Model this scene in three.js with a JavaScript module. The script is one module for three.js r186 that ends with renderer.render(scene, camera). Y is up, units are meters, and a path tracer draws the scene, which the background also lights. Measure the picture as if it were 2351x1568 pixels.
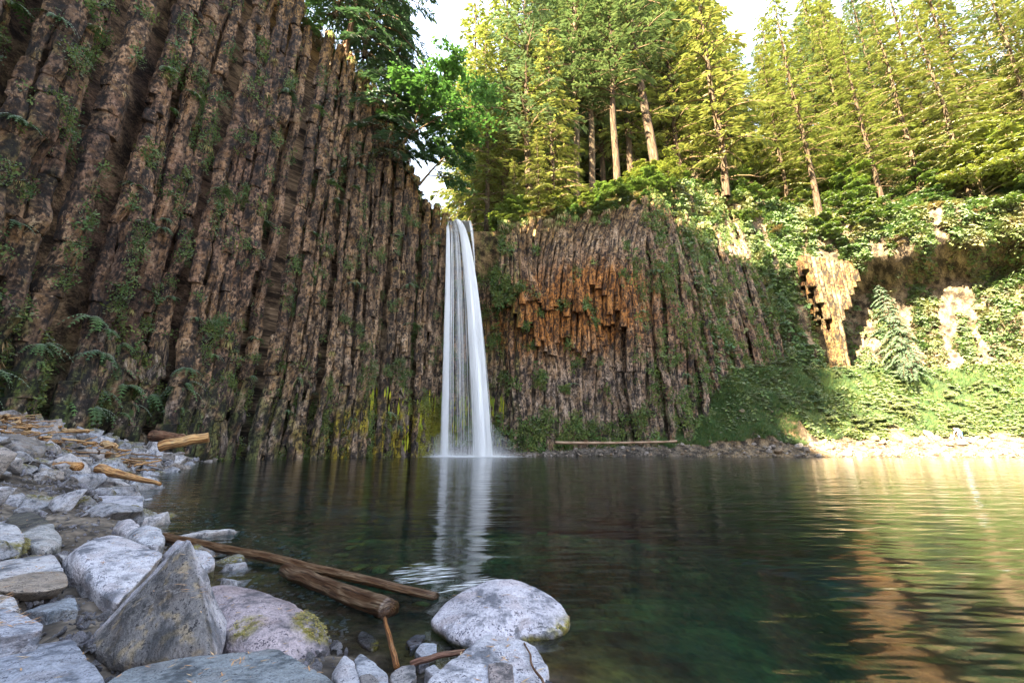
import * as THREE from 'three';
import { mergeGeometries, mergeVertices } from 'three/addons/utils/BufferGeometryUtils.js';
import { ConvexHull } from 'three/addons/math/ConvexHull.js';
import { MarchingCubes } from 'three/addons/objects/MarchingCubes.js';
import { createNoise3D } from 'simplex-noise';

// ------------------------------------------------------------------ camera, sky, sun, exposure
const scene = new THREE.Scene();
const EYE = 1.2, PITCH = THREE.MathUtils.degToRad(13.4), FOC = 1000;      // pixels below are on a 2351 x 1568 copy of the photograph
const camera = new THREE.PerspectiveCamera(2 * Math.atan(784 / FOC) * 180 / Math.PI, 2351 / 1568, 0.05, 2000);
camera.position.set(0, EYE, 0);
camera.rotation.x = PITCH;
scene.add(camera);
const SUN = new THREE.Vector3(-1, 1.0, 1.1).normalize();
{
  const W = 256, H = 128, d = new Float32Array(W * H * 4);
  for (let j = 0; j < H; j++) for (let i = 0; i < W; i++) {
    const el = ((j + 0.5) / H - 0.5) * Math.PI, az = ((i + 0.5) / W - 0.5) * 2 * Math.PI;
    const v = new THREE.Vector3(Math.cos(az) * Math.cos(el), Math.sin(el), Math.sin(az) * Math.cos(el));
    const up = Math.max(0, v.y), k = Math.pow(1 - up, 2.2), g = 0.25 * Math.pow(Math.max(0, v.dot(SUN)), 6);
    const c = [0.58 + 0.36 * k + g, 0.70 + 0.27 * k + g * 0.95, 0.95 + 0.06 * k + g * 0.85];
    for (let n = 0; n < 3; n++) d[(j * W + i) * 4 + n] = c[n] * 0.26;
    d[(j * W + i) * 4 + 3] = 1;
  }
  const sky = new THREE.DataTexture(d, W, H, THREE.RGBAFormat, THREE.FloatType);
  sky.mapping = THREE.EquirectangularReflectionMapping; sky.magFilter = THREE.LinearFilter; sky.needsUpdate = true;
  scene.background = sky; scene.environment = sky;
}
const sun = new THREE.DirectionalLight(new THREE.Color(1, 0.86, 0.60), 5);
sun.position.copy(SUN).multiplyScalar(200); sun.target.position.set(0, 0, -30);
sun.position.add(sun.target.position);
sun.castShadow = true; sun.shadow.mapSize.set(4096, 4096); sun.shadow.radius = 1.5;
Object.assign(sun.shadow.camera, { left: -120, right: 120, top: 120, bottom: -120, near: 1, far: 500 });
scene.add(sun, sun.target);
const renderer = new THREE.WebGLRenderer({ antialias: true });
renderer.toneMapping = THREE.LinearToneMapping;
renderer.toneMappingExposure = 14;
renderer.shadowMap.enabled = true;

// ------------------------------------------------------------------ helpers
const { lerp, clamp, smoothstep } = THREE.MathUtils;
const sstep = (a, b, x) => { const t = clamp((x - a) / (b - a), 0, 1); return t * t * (3 - 2 * t); };
const V = (x, y, z) => new THREE.Vector3(x, y, z);
function rng(seed) { let a = seed >>> 0; return () => { a = (a + 0x6d2b79f5) | 0; let t = Math.imul(a ^ (a >>> 15), 1 | a); t = (t + Math.imul(t ^ (t >>> 7), 61 | t)) ^ t; return ((t ^ (t >>> 14)) >>> 0) / 4294967296; }; }
const n3 = createNoise3D(rng(7)), n3b = createNoise3D(rng(91));
const fbm = (x, y, z, o = 3) => { let s = 0, a = 1, w = 0; for (let i = 0; i < o; i++) { s += a * n3(x, y, z); w += a; a *= 0.5; x *= 2.03; y *= 2.03; z *= 2.03; } return s / w; };
const SP = Math.sin(PITCH), CP = Math.cos(PITCH);
const ray = (u, v) => { const X = (u - 1175.5) / FOC, Y = (784 - v) / FOC; return V(X, Y * CP + SP, Y * SP - CP); };
const P = (u, v, d) => ray(u, v).multiplyScalar(d).add(camera.position);          // a pixel and its depth in metres
const onY = (u, v, y = 0) => { const r = ray(u, v); return P(u, v, (y - EYE) / r.y); };
const onZ = (u, v, z) => { const r = ray(u, v); return P(u, v, z / r.z); };
const used = {};
const nm = (n) => { const k = used[n] = (used[n] ?? -1) + 1; return k ? `${n}_${String(k).padStart(3, '0')}` : n; };
function tag(o, label, category, group, kind) {
  if (label) o.userData.label = label;
  if (category) o.userData.category = category;
  if (group) o.userData.group = group;
  if (kind) o.userData.kind = kind;
  return o;
}
function mesh(name, geo, mat, parent = scene) {
  const m = new THREE.Mesh(geo, mat);
  m.name = parent === scene ? nm(name) : name;
  m.castShadow = m.receiveShadow = true; parent.add(m);
  return m;
}
function group(name, pos) { const g = new THREE.Group(); g.name = nm(name); if (pos) g.position.copy(pos); scene.add(g); return g; }
function copy(o, name) { const c = o.clone(); c.name = nm(name); c.userData = { ...o.userData }; scene.add(c); return c; }
class Buf {                                   // collects triangles
  constructor() { this.p = []; this.c = []; this.i = []; this.uv = []; }
  v(x, y, z, c, u = 0, w = 0) { this.p.push(x, y, z); this.c.push(c[0], c[1], c[2]); this.uv.push(u, w); return this.p.length / 3 - 1; }
  leaf(p, d, s, c) {                          // a pointed leaf: base p, length d, half width s, slightly folded
    const x = p.x + d.x * 0.45, y = p.y + d.y * 0.45, z = p.z + d.z * 0.45;
    const a = this.v(p.x, p.y, p.z, c), b = this.v(x + s.x, y + s.y, z + s.z, c), e = this.v(p.x + d.x, p.y + d.y, p.z + d.z, c), f = this.v(x - s.x, y - s.y, z - s.z, c);
    this.i.push(a, b, e, a, e, f);
  }
  tri(a, b, e, c) { const i = this.v(a.x, a.y, a.z, c), j = this.v(b.x, b.y, b.z, c), k = this.v(e.x, e.y, e.z, c); this.i.push(i, j, k); }
  tube(pts, rads, sides, c, vscale = 1) {     // a tapered tube through points
    let prev = null, run = 0; const t = V(), a = V(), b = V();
    pts.forEach((p, k) => {
      t.copy(pts[Math.min(k + 1, pts.length - 1)]).sub(pts[Math.max(k - 1, 0)]).normalize();
      a.set(0.31, 0.2, 0.93).cross(t).normalize(); b.copy(t).cross(a);
      if (k) run += p.distanceTo(pts[k - 1]);
      const ring = [];
      for (let s = 0; s <= sides; s++) {
        const q = s / sides * Math.PI * 2, r = typeof rads === 'function' ? rads(k / (pts.length - 1), q, p) : rads[k];
        ring.push(this.v(p.x + (a.x * Math.cos(q) + b.x * Math.sin(q)) * r, p.y + (a.y * Math.cos(q) + b.y * Math.sin(q)) * r, p.z + (a.z * Math.cos(q) + b.z * Math.sin(q)) * r, typeof c === 'function' ? c(k / (pts.length - 1), q, p) : c, s / sides, run * vscale));
      }
      if (prev) for (let s = 0; s < sides; s++) this.i.push(prev[s], prev[s + 1], ring[s + 1], prev[s], ring[s + 1], ring[s]);
      else this.cap0 = ring;
      prev = ring;
    });
    this.cap1 = prev;
  }
  fan(ring, center, c, flip) { const k = this.v(center.x, center.y, center.z, c, 0.5, 0.5); for (let s = 0; s < ring.length - 1; s++) flip ? this.i.push(k, ring[s + 1], ring[s]) : this.i.push(k, ring[s], ring[s + 1]); }
  geo(smooth) {
    const g = new THREE.BufferGeometry();
    g.setAttribute('position', new THREE.Float32BufferAttribute(this.p, 3));
    g.setAttribute('color', new THREE.Float32BufferAttribute(this.c, 3));
    g.setAttribute('uv', new THREE.Float32BufferAttribute(this.uv, 2));
    g.setIndex(this.i);
    if (smooth) g.computeVertexNormals();
    return g;
  }
}
const mixc = (a, b, t) => [a[0] + (b[0] - a[0]) * t, a[1] + (b[1] - a[1]) * t, a[2] + (b[2] - a[2]) * t];
const mul = (a, k) => [a[0] * k, a[1] * k, a[2] * k];

// ------------------------------------------------------------------ textures (tileable)
function vnoise(seed) {
  const r = rng(seed), T = new Float32Array(4096); for (let i = 0; i < 4096; i++) T[i] = r();
  const h = (x, y) => T[((x * 73 + y * 1361 + ((x * y) & 63) * 17) & 4095)];
  return (x, y, px, py) => {
    const ix = Math.floor(x), iy = Math.floor(y), fx = x - ix, fy = y - iy, u = fx * fx * (3 - 2 * fx), w = fy * fy * (3 - 2 * fy);
    const x0 = ((ix % px) + px) % px, x1 = (x0 + 1) % px, y0 = ((iy % py) + py) % py, y1 = (y0 + 1) % py;
    return lerp(lerp(h(x0, y0), h(x1, y0), u), lerp(h(x0, y1), h(x1, y1), u), w);
  };
}
const vn1 = vnoise(3), vn2 = vnoise(17), vn3 = vnoise(29);
const tf = (n, u, v, px, py, o) => { let s = 0, a = 1, w = 0; for (let k = 0; k < o; k++) { s += a * n(u * px, v * py, px, py); w += a; a *= 0.55; px *= 2; py *= 2; } return s / w; };
function tex(size, fn, srgb, rx = 1, ry = rx) {
  const d = new Uint8Array(size * size * 4);
  for (let j = 0; j < size; j++) for (let i = 0; i < size; i++) { const c = fn(i / size, j / size), o = (j * size + i) * 4; d[o] = clamp(c[0], 0, 1) * 255; d[o + 1] = clamp(c[1], 0, 1) * 255; d[o + 2] = clamp(c[2], 0, 1) * 255; d[o + 3] = 255; }
  const t = new THREE.DataTexture(d, size, size); t.wrapS = t.wrapT = THREE.RepeatWrapping; t.magFilter = THREE.LinearFilter; t.minFilter = THREE.LinearMipmapLinearFilter; t.generateMipmaps = true;
  if (srgb) t.colorSpace = THREE.SRGBColorSpace; t.repeat.set(rx, ry); t.needsUpdate = true; return t;
}
const g3 = (x) => [x, x, x];
const cliffH = (u, v) => 0.55 * tf(vn1, u, v, 9, 7, 6) + 0.3 * Math.abs(tf(vn2, u, v, 22, 10, 4) - 0.5) * 2 + 0.25 * tf(vn3, u, v, 60, 48, 3);
const cliffTex = tex(1024, (u, v) => {        // 5 m of basalt: dark weathered skin, tan broken patches, pale lichen spots
  const a = tf(vn1, u, v, 9, 7, 6), b = tf(vn2, u, v, 30, 26, 5), c = tf(vn3, u, v, 40, 36, 4), st = tf(vn2, u, v, 34, 3, 4);
  let k = sstep(0.36, 0.66, a * 0.46 + b * 0.40 + st * 0.16);
  let col = mixc([0.20, 0.18, 0.17], [0.88, 0.80, 0.72], k);
  col = mixc(col, [0.99, 0.96, 0.92], sstep(0.60, 0.70, c * 0.7 + a * 0.3) * 0.9);
  col = mixc(col, [0.72, 0.58, 0.36], sstep(0.55, 0.72, tf(vn3, u, v, 7, 9, 5)) * 0.35);
  col = mixc(col, [0.13, 0.12, 0.12], sstep(0.60, 0.70, tf(vn1, u + 0.37, v + 0.11, 30, 14, 4)) * 0.7);
  return mul(col, 0.86 + 0.3 * (tf(vn2, u, v, 120, 110, 2) - 0.5));
}, true, 1 / 5);
const soilTex = tex(512, (u, v) => { const a = tf(vn1, u, v, 6, 6, 6), b = tf(vn3, u, v, 40, 40, 3); return mul(mixc([0.34, 0.31, 0.28], [0.98, 0.93, 0.86], sstep(0.32, 0.68, a * 0.7 + b * 0.3)), 0.85 + 0.4 * (tf(vn2, u, v, 90, 90, 2) - 0.5)); }, true, 1 / 4);
const cliffBump = tex(1024, (u, v) => g3(cliffH(u, v) * 0.8), false, 1 / 5);
const stoneTex = tex(1024, (u, v) => {        // 0.9 m of pale river stone: fine dark grain, lilac and white blotches
  const a = tf(vn1, u, v, 5, 5, 6), b = tf(vn2, u, v, 24, 24, 4), f = tf(vn3, u, v, 130, 130, 2);
  let col = mixc([0.54, 0.55, 0.57], [1, 0.99, 0.99], sstep(0.32, 0.58, a * 0.6 + b * 0.4));
  col = mixc(col, [0.84, 0.76, 0.72], sstep(0.58, 0.7, tf(vn2, u, v, 4, 6, 4)) * 0.3);
  col = mixc(col, [0.22, 0.22, 0.26], sstep(0.60, 0.72, f * 0.55 + b * 0.45) * 0.75);
  return mul(col, 0.88 + 0.36 * (f - 0.5));
}, true, 1 / 0.9);
const stoneBump = tex(1024, (u, v) => g3(0.55 * tf(vn1, u, v, 8, 8, 6) + 0.45 * tf(vn3, u, v, 60, 60, 4)), false, 1 / 0.9);
const woodTex = tex(512, (u, v) => {
  const g = tf(vn1, u, v, 26, 3, 4), k = tf(vn2, u, v, 9, 5, 4), cr = sstep(0.62, 0.7, tf(vn3, u, v, 34, 4, 3));
  return mul(mixc(mixc([0.62, 0.50, 0.38], [0.98, 0.92, 0.82], sstep(0.35, 0.65, g)), [0.28, 0.2, 0.15], cr * 0.7), 0.75 + 0.45 * k);
}, true, 1, 1);
const woodBump = tex(512, (u, v) => g3(0.7 * tf(vn1, u, v, 26, 3, 4) + 0.3 * tf(vn3, u, v, 34, 4, 3)), false, 1, 1);
const waterBump = tex(1024, (u, v) => g3(0.5 * tf(vn1, u, v, 5, 16, 4) + 0.35 * tf(vn2, u, v, 9, 40, 3) + 0.15 * tf(vn3, u, v, 22, 70, 2)), false, 1 / 9);

// ------------------------------------------------------------------ materials
const M = {};
M.cliff = new THREE.MeshStandardMaterial({ map: cliffTex, bumpMap: cliffBump, bumpScale: 0.12, vertexColors: true, roughness: 0.95, flatShading: true });
M.soil = new THREE.MeshStandardMaterial({ map: soilTex, bumpMap: cliffBump, bumpScale: 0.3, vertexColors: true, roughness: 1 });
M.stone = new THREE.MeshStandardMaterial({ map: stoneTex, bumpMap: stoneBump, bumpScale: 0.022, vertexColors: true, roughness: 0.85 });
M.wetstone = new THREE.MeshStandardMaterial({ map: stoneTex, bumpMap: stoneBump, bumpScale: 0.02, vertexColors: true, roughness: 0.22 });
M.wood = new THREE.MeshStandardMaterial({ map: woodTex, bumpMap: woodBump, bumpScale: 0.012, vertexColors: true, roughness: 0.85 });
M.wetwood = new THREE.MeshStandardMaterial({ map: woodTex, bumpMap: woodBump, bumpScale: 0.015, vertexColors: true, roughness: 0.4 });
M.bark = new THREE.MeshStandardMaterial({ map: woodTex, bumpMap: woodBump, bumpScale: 0.04, vertexColors: true, roughness: 0.95 });
M.leaf = new THREE.MeshPhysicalMaterial({ vertexColors: true, roughness: 0.95, transmission: 0.42, thickness: 0, side: THREE.DoubleSide });
M.needle = new THREE.MeshPhysicalMaterial({ vertexColors: true, roughness: 0.95, transmission: 0.3, thickness: 0, side: THREE.DoubleSide });
M.cover = new THREE.MeshPhysicalMaterial({ vertexColors: true, roughness: 0.95, transmission: 0.35, thickness: 0, side: THREE.DoubleSide });
M.moss = new THREE.MeshStandardMaterial({ vertexColors: true, roughness: 1, side: THREE.DoubleSide });
M.fall = new THREE.MeshPhysicalMaterial({ color: new THREE.Color(0.97, 0.98, 0.98), roughness: 0.8, transmission: 0.12, thickness: 0, side: THREE.DoubleSide });
M.water = new THREE.MeshPhysicalMaterial({ color: 0xffffff, roughness: 0.10, specularIntensity: 0.6, transmission: 1, thickness: 1, ior: 1.33, attenuationColor: new THREE.Color(0.03, 0.48, 0.58), attenuationDistance: 2.3, bumpMap: waterBump, bumpScale: 0.045 });
M.person = new THREE.MeshStandardMaterial({ vertexColors: true, roughness: 0.9 });

// ------------------------------------------------------------------ plan of the gorge: foot of the walls, foot height, rim height
//            x    z    foot  rim  slope1 slope2 lean back
const PLAN = [[-22, 46, 2, 50, 0.5, 0.3, 0.02], [-26, 12, 2.5, 64, 0.5, 0.3, 0.02], [-27, -8, 2.6, 62, 0.5, 0.3, 0.02], [-27.5, -20, 2.4, 57, 0.5, 0.3, 0.02], [-26.5, -30, 0.6, 51.5, 0.5, 0.3, 0.02],  // rim heights of the unseen left wall are shaped for the shadow they cast
  [-23.5, -38, -0.6, 50, 0.45, 0.3, 0.02], [-17.5, -44.5, -0.8, 45, 0.25, 0.25, 0.02], [-11, -49, -0.8, 31.5, 0.1, 0.1, 0.01], [-8, -51.6, -0.8, 29.2, 0.01, 0.04, 0], [-4, -52.2, -0.8, 29.1, 0.01, 0.04, 0],
  [0, -51.2, -0.6, 29.4, 0.2, 0.06, 0.01], [8, -51.6, 0.2, 31, 0.35, 0.06, 0.02], [16, -52.2, 0.5, 34, 0.4, 0.06, 0.03], [23, -53.4, 1, 37.5, 0.45, 0.1, 0.1], [30, -56.5, 4, 42, 0.5, 0.15, 0.16],
  [37, -60, 8, 44, 0.6, 0.4, 0.18], [44, -61.2, 8.5, 41, 0.8, 0.7, 0.15], [52, -59.5, 8.5, 36, 0.95, 0.9, 0.1], [61, -55, 8, 35, 1, 0.95, 0.12], [70, -46, 7, 32, 1, 0.95, 0.2], [76, -33, 6, 30, 0.8, 0.75, 0.25], [78, -14, 5, 28, 0.8, 0.7, 0.3], [74, 10, 4, 28, 0.8, 0.7, 0.3]];
const NS = PLAN.length - 1;
const planCurve = new THREE.CatmullRomCurve3(PLAN.map((p) => V(p[0], 0, p[1])), false, 'catmullrom', 0.5);
function plan(s) {
  s = clamp(s, 0, NS); const i = Math.min(Math.floor(s), NS - 1), f = s - i, a = PLAN[i], b = PLAN[i + 1], t = planCurve.getTangent(s / NS), p = planCurve.getPoint(s / NS);
  const k = (n) => lerp(a[n], b[n], f);
  return { x: p.x, z: p.z, tx: t.x, tz: t.z, nx: t.z, nz: -t.x, foot: k(2), rim: k(3), m1: k(4), m2: k(5), back: k(6) };
}
const SAMPLES = Array.from({ length: 441 }, (_, i) => ({ s: i / 440 * NS, ...plan(i / 440 * NS) }));
function nearest(x, z) { let b = null, bd = 1e9; for (const q of SAMPLES) { const d = (q.x - x) ** 2 + (q.z - z) ** 2; if (d < bd) { bd = d; b = q; } } return { q: b, d: (x - b.x) * b.nx + (z - b.z) * b.nz }; }
const above = (q, d) => q.rim + q.m1 * Math.min(d, 12) + q.m2 * clamp(d - 12, 0, 55) + 0.9 * n3((q.x + q.nx * d) * 0.12, 3, (q.z + q.nz * d) * 0.12) * Math.min(1, d / 6);
const rimY = (x, z) => { const { q, d } = nearest(x, z); return above(q, Math.max(0, d - faceOff(q.s, q, q.rim) - (q.s < 15.2 ? 1.2 : 0))); };
// how far the wall face lies behind the foot line at height y (the undercut of the cave is positive and deep)
function faceOff(s, q, y) {
  const h = y - q.foot;
  let o = h * q.back;
  const inCave = sstep(16.0, 16.7, s) * (1 - sstep(18.3, 19.0, s));
  o += inCave * 8.5 * sstep(29.5, 25, y + 1.2 * n3(s * 2, 1, 4)) * (0.75 + 0.25 * sstep(8, 14, y));
  o += 1.3 * (1 - sstep(7.6, 8.3, s) * 0 ) * 0;
  o += sstep(7.6, 8.2, s) * (1 - sstep(9.6, 10.2, s)) * 1.6 * (1 - sstep(20, 27.5, y));       // the hollow behind the fall
  return o;
}

// ------------------------------------------------------------------ the pool, its bed and its banks
const SHORE = [[980, 1718], [820, 1726], [700, 1737], [600, 1762], [500, 1792], [430, 1850], [540, 1935], [520, 1990], [640, 2040], [720, 2100], [800, 2180], [830, 2300], [1290, 2420], [1480, 2500], [1800, 2540], [2060, 2490]]
  .map(([u, v]) => { const p = onY(u * 2351 / 3840, v * 2351 / 3840); return [p.x, p.z]; });
SHORE.push([0.6, -1.9], [1.6, -1.0], [5, 0.5], [12, 3], [26, 4], [45, -4], [60, -20], [62, -40], [54, -45.2], [44, -45.4], [36, -45.6], [28, -46.3], [20, -47.6], [12, -48.8], [5, -49.6], [0, -50.2], [-4, -51], [-8, -50.8], [-11.5, -48.2], [-18, -43.6]);
function shoreDist(x, z) {                    // metres outside the waterline, negative in the water
  let best = 1e9, inside = false;
  for (let i = 0, j = SHORE.length - 1; i < SHORE.length; j = i++) {
    const [ax, az] = SHORE[j], [bx, bz] = SHORE[i], dx = bx - ax, dz = bz - az, t = clamp(((x - ax) * dx + (z - az) * dz) / (dx * dx + dz * dz), 0, 1);
    best = Math.min(best, (x - ax - dx * t) ** 2 + (z - az - dz * t) ** 2);
    if ((az > z) !== (bz > z) && x < (bx - ax) * (z - az) / (bz - az) + ax) inside = !inside;
  }
  return Math.sqrt(best) * (inside ? -1 : 1);
}
function groundY(x, z, d = shoreDist(x, z)) {
  const r = 0.12 * n3(x * 0.7, 0, z * 0.7) + 0.05 * n3(x * 2.1, 5, z * 2.1);
  if (d < 0) {
    const shoal = 0.75 * Math.exp(-(((x - 0.4) / 2.6) ** 2 + ((z + 6.4) / 2.2) ** 2));
    const near = sstep(14, 4, Math.hypot(x, z)), dep = lerp(Math.min(4.2, -d * 0.6), Math.min(2.4 + 3 * sstep(0.8, 3, x), -d * 0.42), near);
    return -Math.max(0.04, dep * (1 - shoal)) + r * 0.5 * Math.min(1, -d);
  }
  const right = sstep(13, 30, x) * sstep(-25, -38, z);
  const b0 = lerp(3.6, 6.2, sstep(28, 42, x)), beach = Math.min(d * 0.36, 2.2), mound = clamp((d - b0 + 1.0 * n3(x * 0.2, 1, z * 0.2)) * 1.5, 0, 8.4) * sstep(13, 27, x);
  const left = Math.min(3.0, d * lerp(0.03, 0.37, sstep(4, 14, Math.hypot(x, z))));
  return lerp(left, beach + mound, right) + r * Math.min(1, d * 1.2);
}
{
  const B = new Buf(), nx = 300, nz = 230, x0 = -44, x1 = 92, z0 = -74, z1 = 34;
  for (let j = 0; j <= nz; j++) for (let i = 0; i <= nx; i++) {
    // the grid is finer about the camera
    const fx = i / nx * 2 - 1, fz = j / nz * 2 - 1, x = fx < 0 ? -lerp(fx * fx, -fx, 0.3) * -x0 : lerp(fx * fx, fx, 0.3) * x1, z = fz < 0 ? -2 - lerp(fz * fz, -fz, 0.3) * (-2 - z0) : -2 + lerp(fz * fz, fz, 0.3) * (z1 + 2);
    const d = shoreDist(x, z), y = groundY(x, z, d), m = fbm(x * 0.5, 2, z * 0.5, 4);
    let c = mixc([0.16, 0.14, 0.12], [0.30, 0.28, 0.26], clamp(m + 0.5, 0, 1));
    if (d < 0) c = mixc(mixc([0.10, 0.08, 0.03], [0.42, 0.46, 0.44], sstep(-1.2, -2.5, y)), mixc([0.20, 0.17, 0.05], [0.50, 0.54, 0.50], sstep(-1.2, -2.5, y)), sstep(-0.1, 0.5, fbm(x * 0.9, 9, z * 0.9, 4)));
    const right = sstep(13, 26, x) * sstep(-25, -38, z);
    c = mixc(c, mixc([0.34, 0.24, 0.12], [0.40, 0.33, 0.24], clamp(m + 0.5, 0, 1)), right * (d > 0 ? 1 : 0));
    c = mixc(c, [0.07, 0.12, 0.03], right * sstep(5.2, 7, d) * 0.9);
    B.v(x, y, z, c, x, z);
  }
  for (let j = 0; j < nz; j++) for (let i = 0; i < nx; i++) { const a = j * (nx + 1) + i, b = a + nx + 1; B.i.push(a, b, a + 1, a + 1, b, b + 1); }
  tag(mesh('ground', B.geo(true), M.soil), 'stony bank and bed of the plunge pool', 'ground', null, 'structure');
}
{
  const s = new THREE.Shape(SHORE.map(([x, z]) => new THREE.Vector2(x, -z)));
  // the sheet runs a little under the banks
  const g = new THREE.PlaneGeometry(116, 66, 1, 1); g.rotateX(-Math.PI / 2); g.translate(24, 0, -21);
  const p = g.attributes.position, uv = g.attributes.uv; for (let i = 0; i < p.count; i++) uv.setXY(i, p.getX(i), p.getZ(i));
  tag(mesh('water', g, M.water), 'dark teal water of the plunge pool', 'water', null, 'structure');
}

// ------------------------------------------------------------------ rock colours by place
const BROWN = [0.205, 0.142, 0.108], TAN = [0.58, 0.43, 0.29], DARK = [0.12, 0.10, 0.09], CREAM = [0.72, 0.60, 0.46], ORANGE = [0.74, 0.34, 0.07], GREEN = [0.09, 0.17, 0.02], YMOSS = [0.46, 0.42, 0.03], GOLD = [0.40, 0.26, 0.07];
let RIM = 50;
function leftColour(x, y, z) {
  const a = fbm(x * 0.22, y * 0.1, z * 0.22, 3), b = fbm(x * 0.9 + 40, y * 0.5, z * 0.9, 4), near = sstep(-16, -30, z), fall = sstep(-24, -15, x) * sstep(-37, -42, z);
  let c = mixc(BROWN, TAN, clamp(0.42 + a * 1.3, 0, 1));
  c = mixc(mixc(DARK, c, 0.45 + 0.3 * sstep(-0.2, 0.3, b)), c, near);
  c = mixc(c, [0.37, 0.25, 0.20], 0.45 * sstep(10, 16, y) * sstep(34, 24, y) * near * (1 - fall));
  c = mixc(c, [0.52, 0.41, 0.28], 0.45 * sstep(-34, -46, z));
  c = mixc(c, CREAM, fall * sstep(5, 8, y) * sstep(18, 12, y) * sstep(-0.4, 0.2, b) * 0.85);
  c = mixc(c, [0.50, 0.44, 0.36], sstep(9, 4, y) * sstep(-0.1, 0.35, n3b(x * 0.5, y * 0.3, z * 0.5)) * 0.7);
  c = mixc(c, [0.36, 0.34, 0.33], sstep(7, 3, y) * sstep(-0.2, 0.3, n3(x * 0.7, y * 0.5, z * 0.7)) * 0.8);
  c = mul(c, 0.55 + 0.6 * sstep(-0.45, 0.25, fbm(x * 1.1, y * 0.05, z * 1.1, 3)));
  const low = sstep(11, 3, y) * (1 - fall);
  c = mixc(c, GREEN, sstep(0.02, 0.3, b + 0.5 * low + 0.28 * (1 - near) - 0.25 + 0.2 * a) * (0.75 * low + 0.45 * (1 - near)));
  c = mixc(c, YMOSS, fall * sstep(7, 4, y + 2.5 * b) * sstep(-0.3, 0.15, fbm(x * 0.6, y * 0.3, z * 0.6, 3)));
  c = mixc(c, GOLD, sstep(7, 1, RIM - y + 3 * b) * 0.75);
  return c;
}
function backColour(x, y, z) {
  const a = fbm(x * 0.25, y * 0.12, z * 0.25, 3), b = fbm(x * 0.9, y * 0.45 + 20, z * 0.9, 4);
  let c = mixc([0.47, 0.365, 0.275], [0.80, 0.68, 0.52], clamp(0.5 + a * 1.1, 0, 1));
  const o = 1.5 * Math.exp(-(((x - 8) / 10.5) ** 2) - (((y - 17 - 0.15 * (x - 5)) / 4.8) ** 2)) + 0.9 * Math.exp(-(((x - 11) / 2.2) ** 2) - (((y - 20) / 3.2) ** 2));
  c = mixc(c, ORANGE, clamp(o * 1.0 + 0.9 * b * sstep(0.05, 0.5, o), 0, 0.9));
  c = mixc(c, [0.40, 0.22, 0.15], sstep(13, 22, x) * sstep(24, 12, y) * sstep(4, 8, y) * 0.5);
  c = mixc(c, [0.62, 0.55, 0.50], sstep(13, 9, y) * sstep(-0.5, 0.2, a + b) * 0.75);
  c = mixc(c, GREEN, sstep(7, 2, y) * sstep(0.0, 0.35, b + 0.3 * a) * 0.85 + 0.4 * sstep(0.15, 0.4, b) * sstep(15, 23, x));
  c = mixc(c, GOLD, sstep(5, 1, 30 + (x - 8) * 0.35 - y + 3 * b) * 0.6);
  if (x < 1) c = mixc(c, [0.17, 0.27, 0.04], sstep(-0.1, 0.3, fbm(x * 1.4, y * 0.2, z, 3)) * 0.6);
  return c;
}

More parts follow.
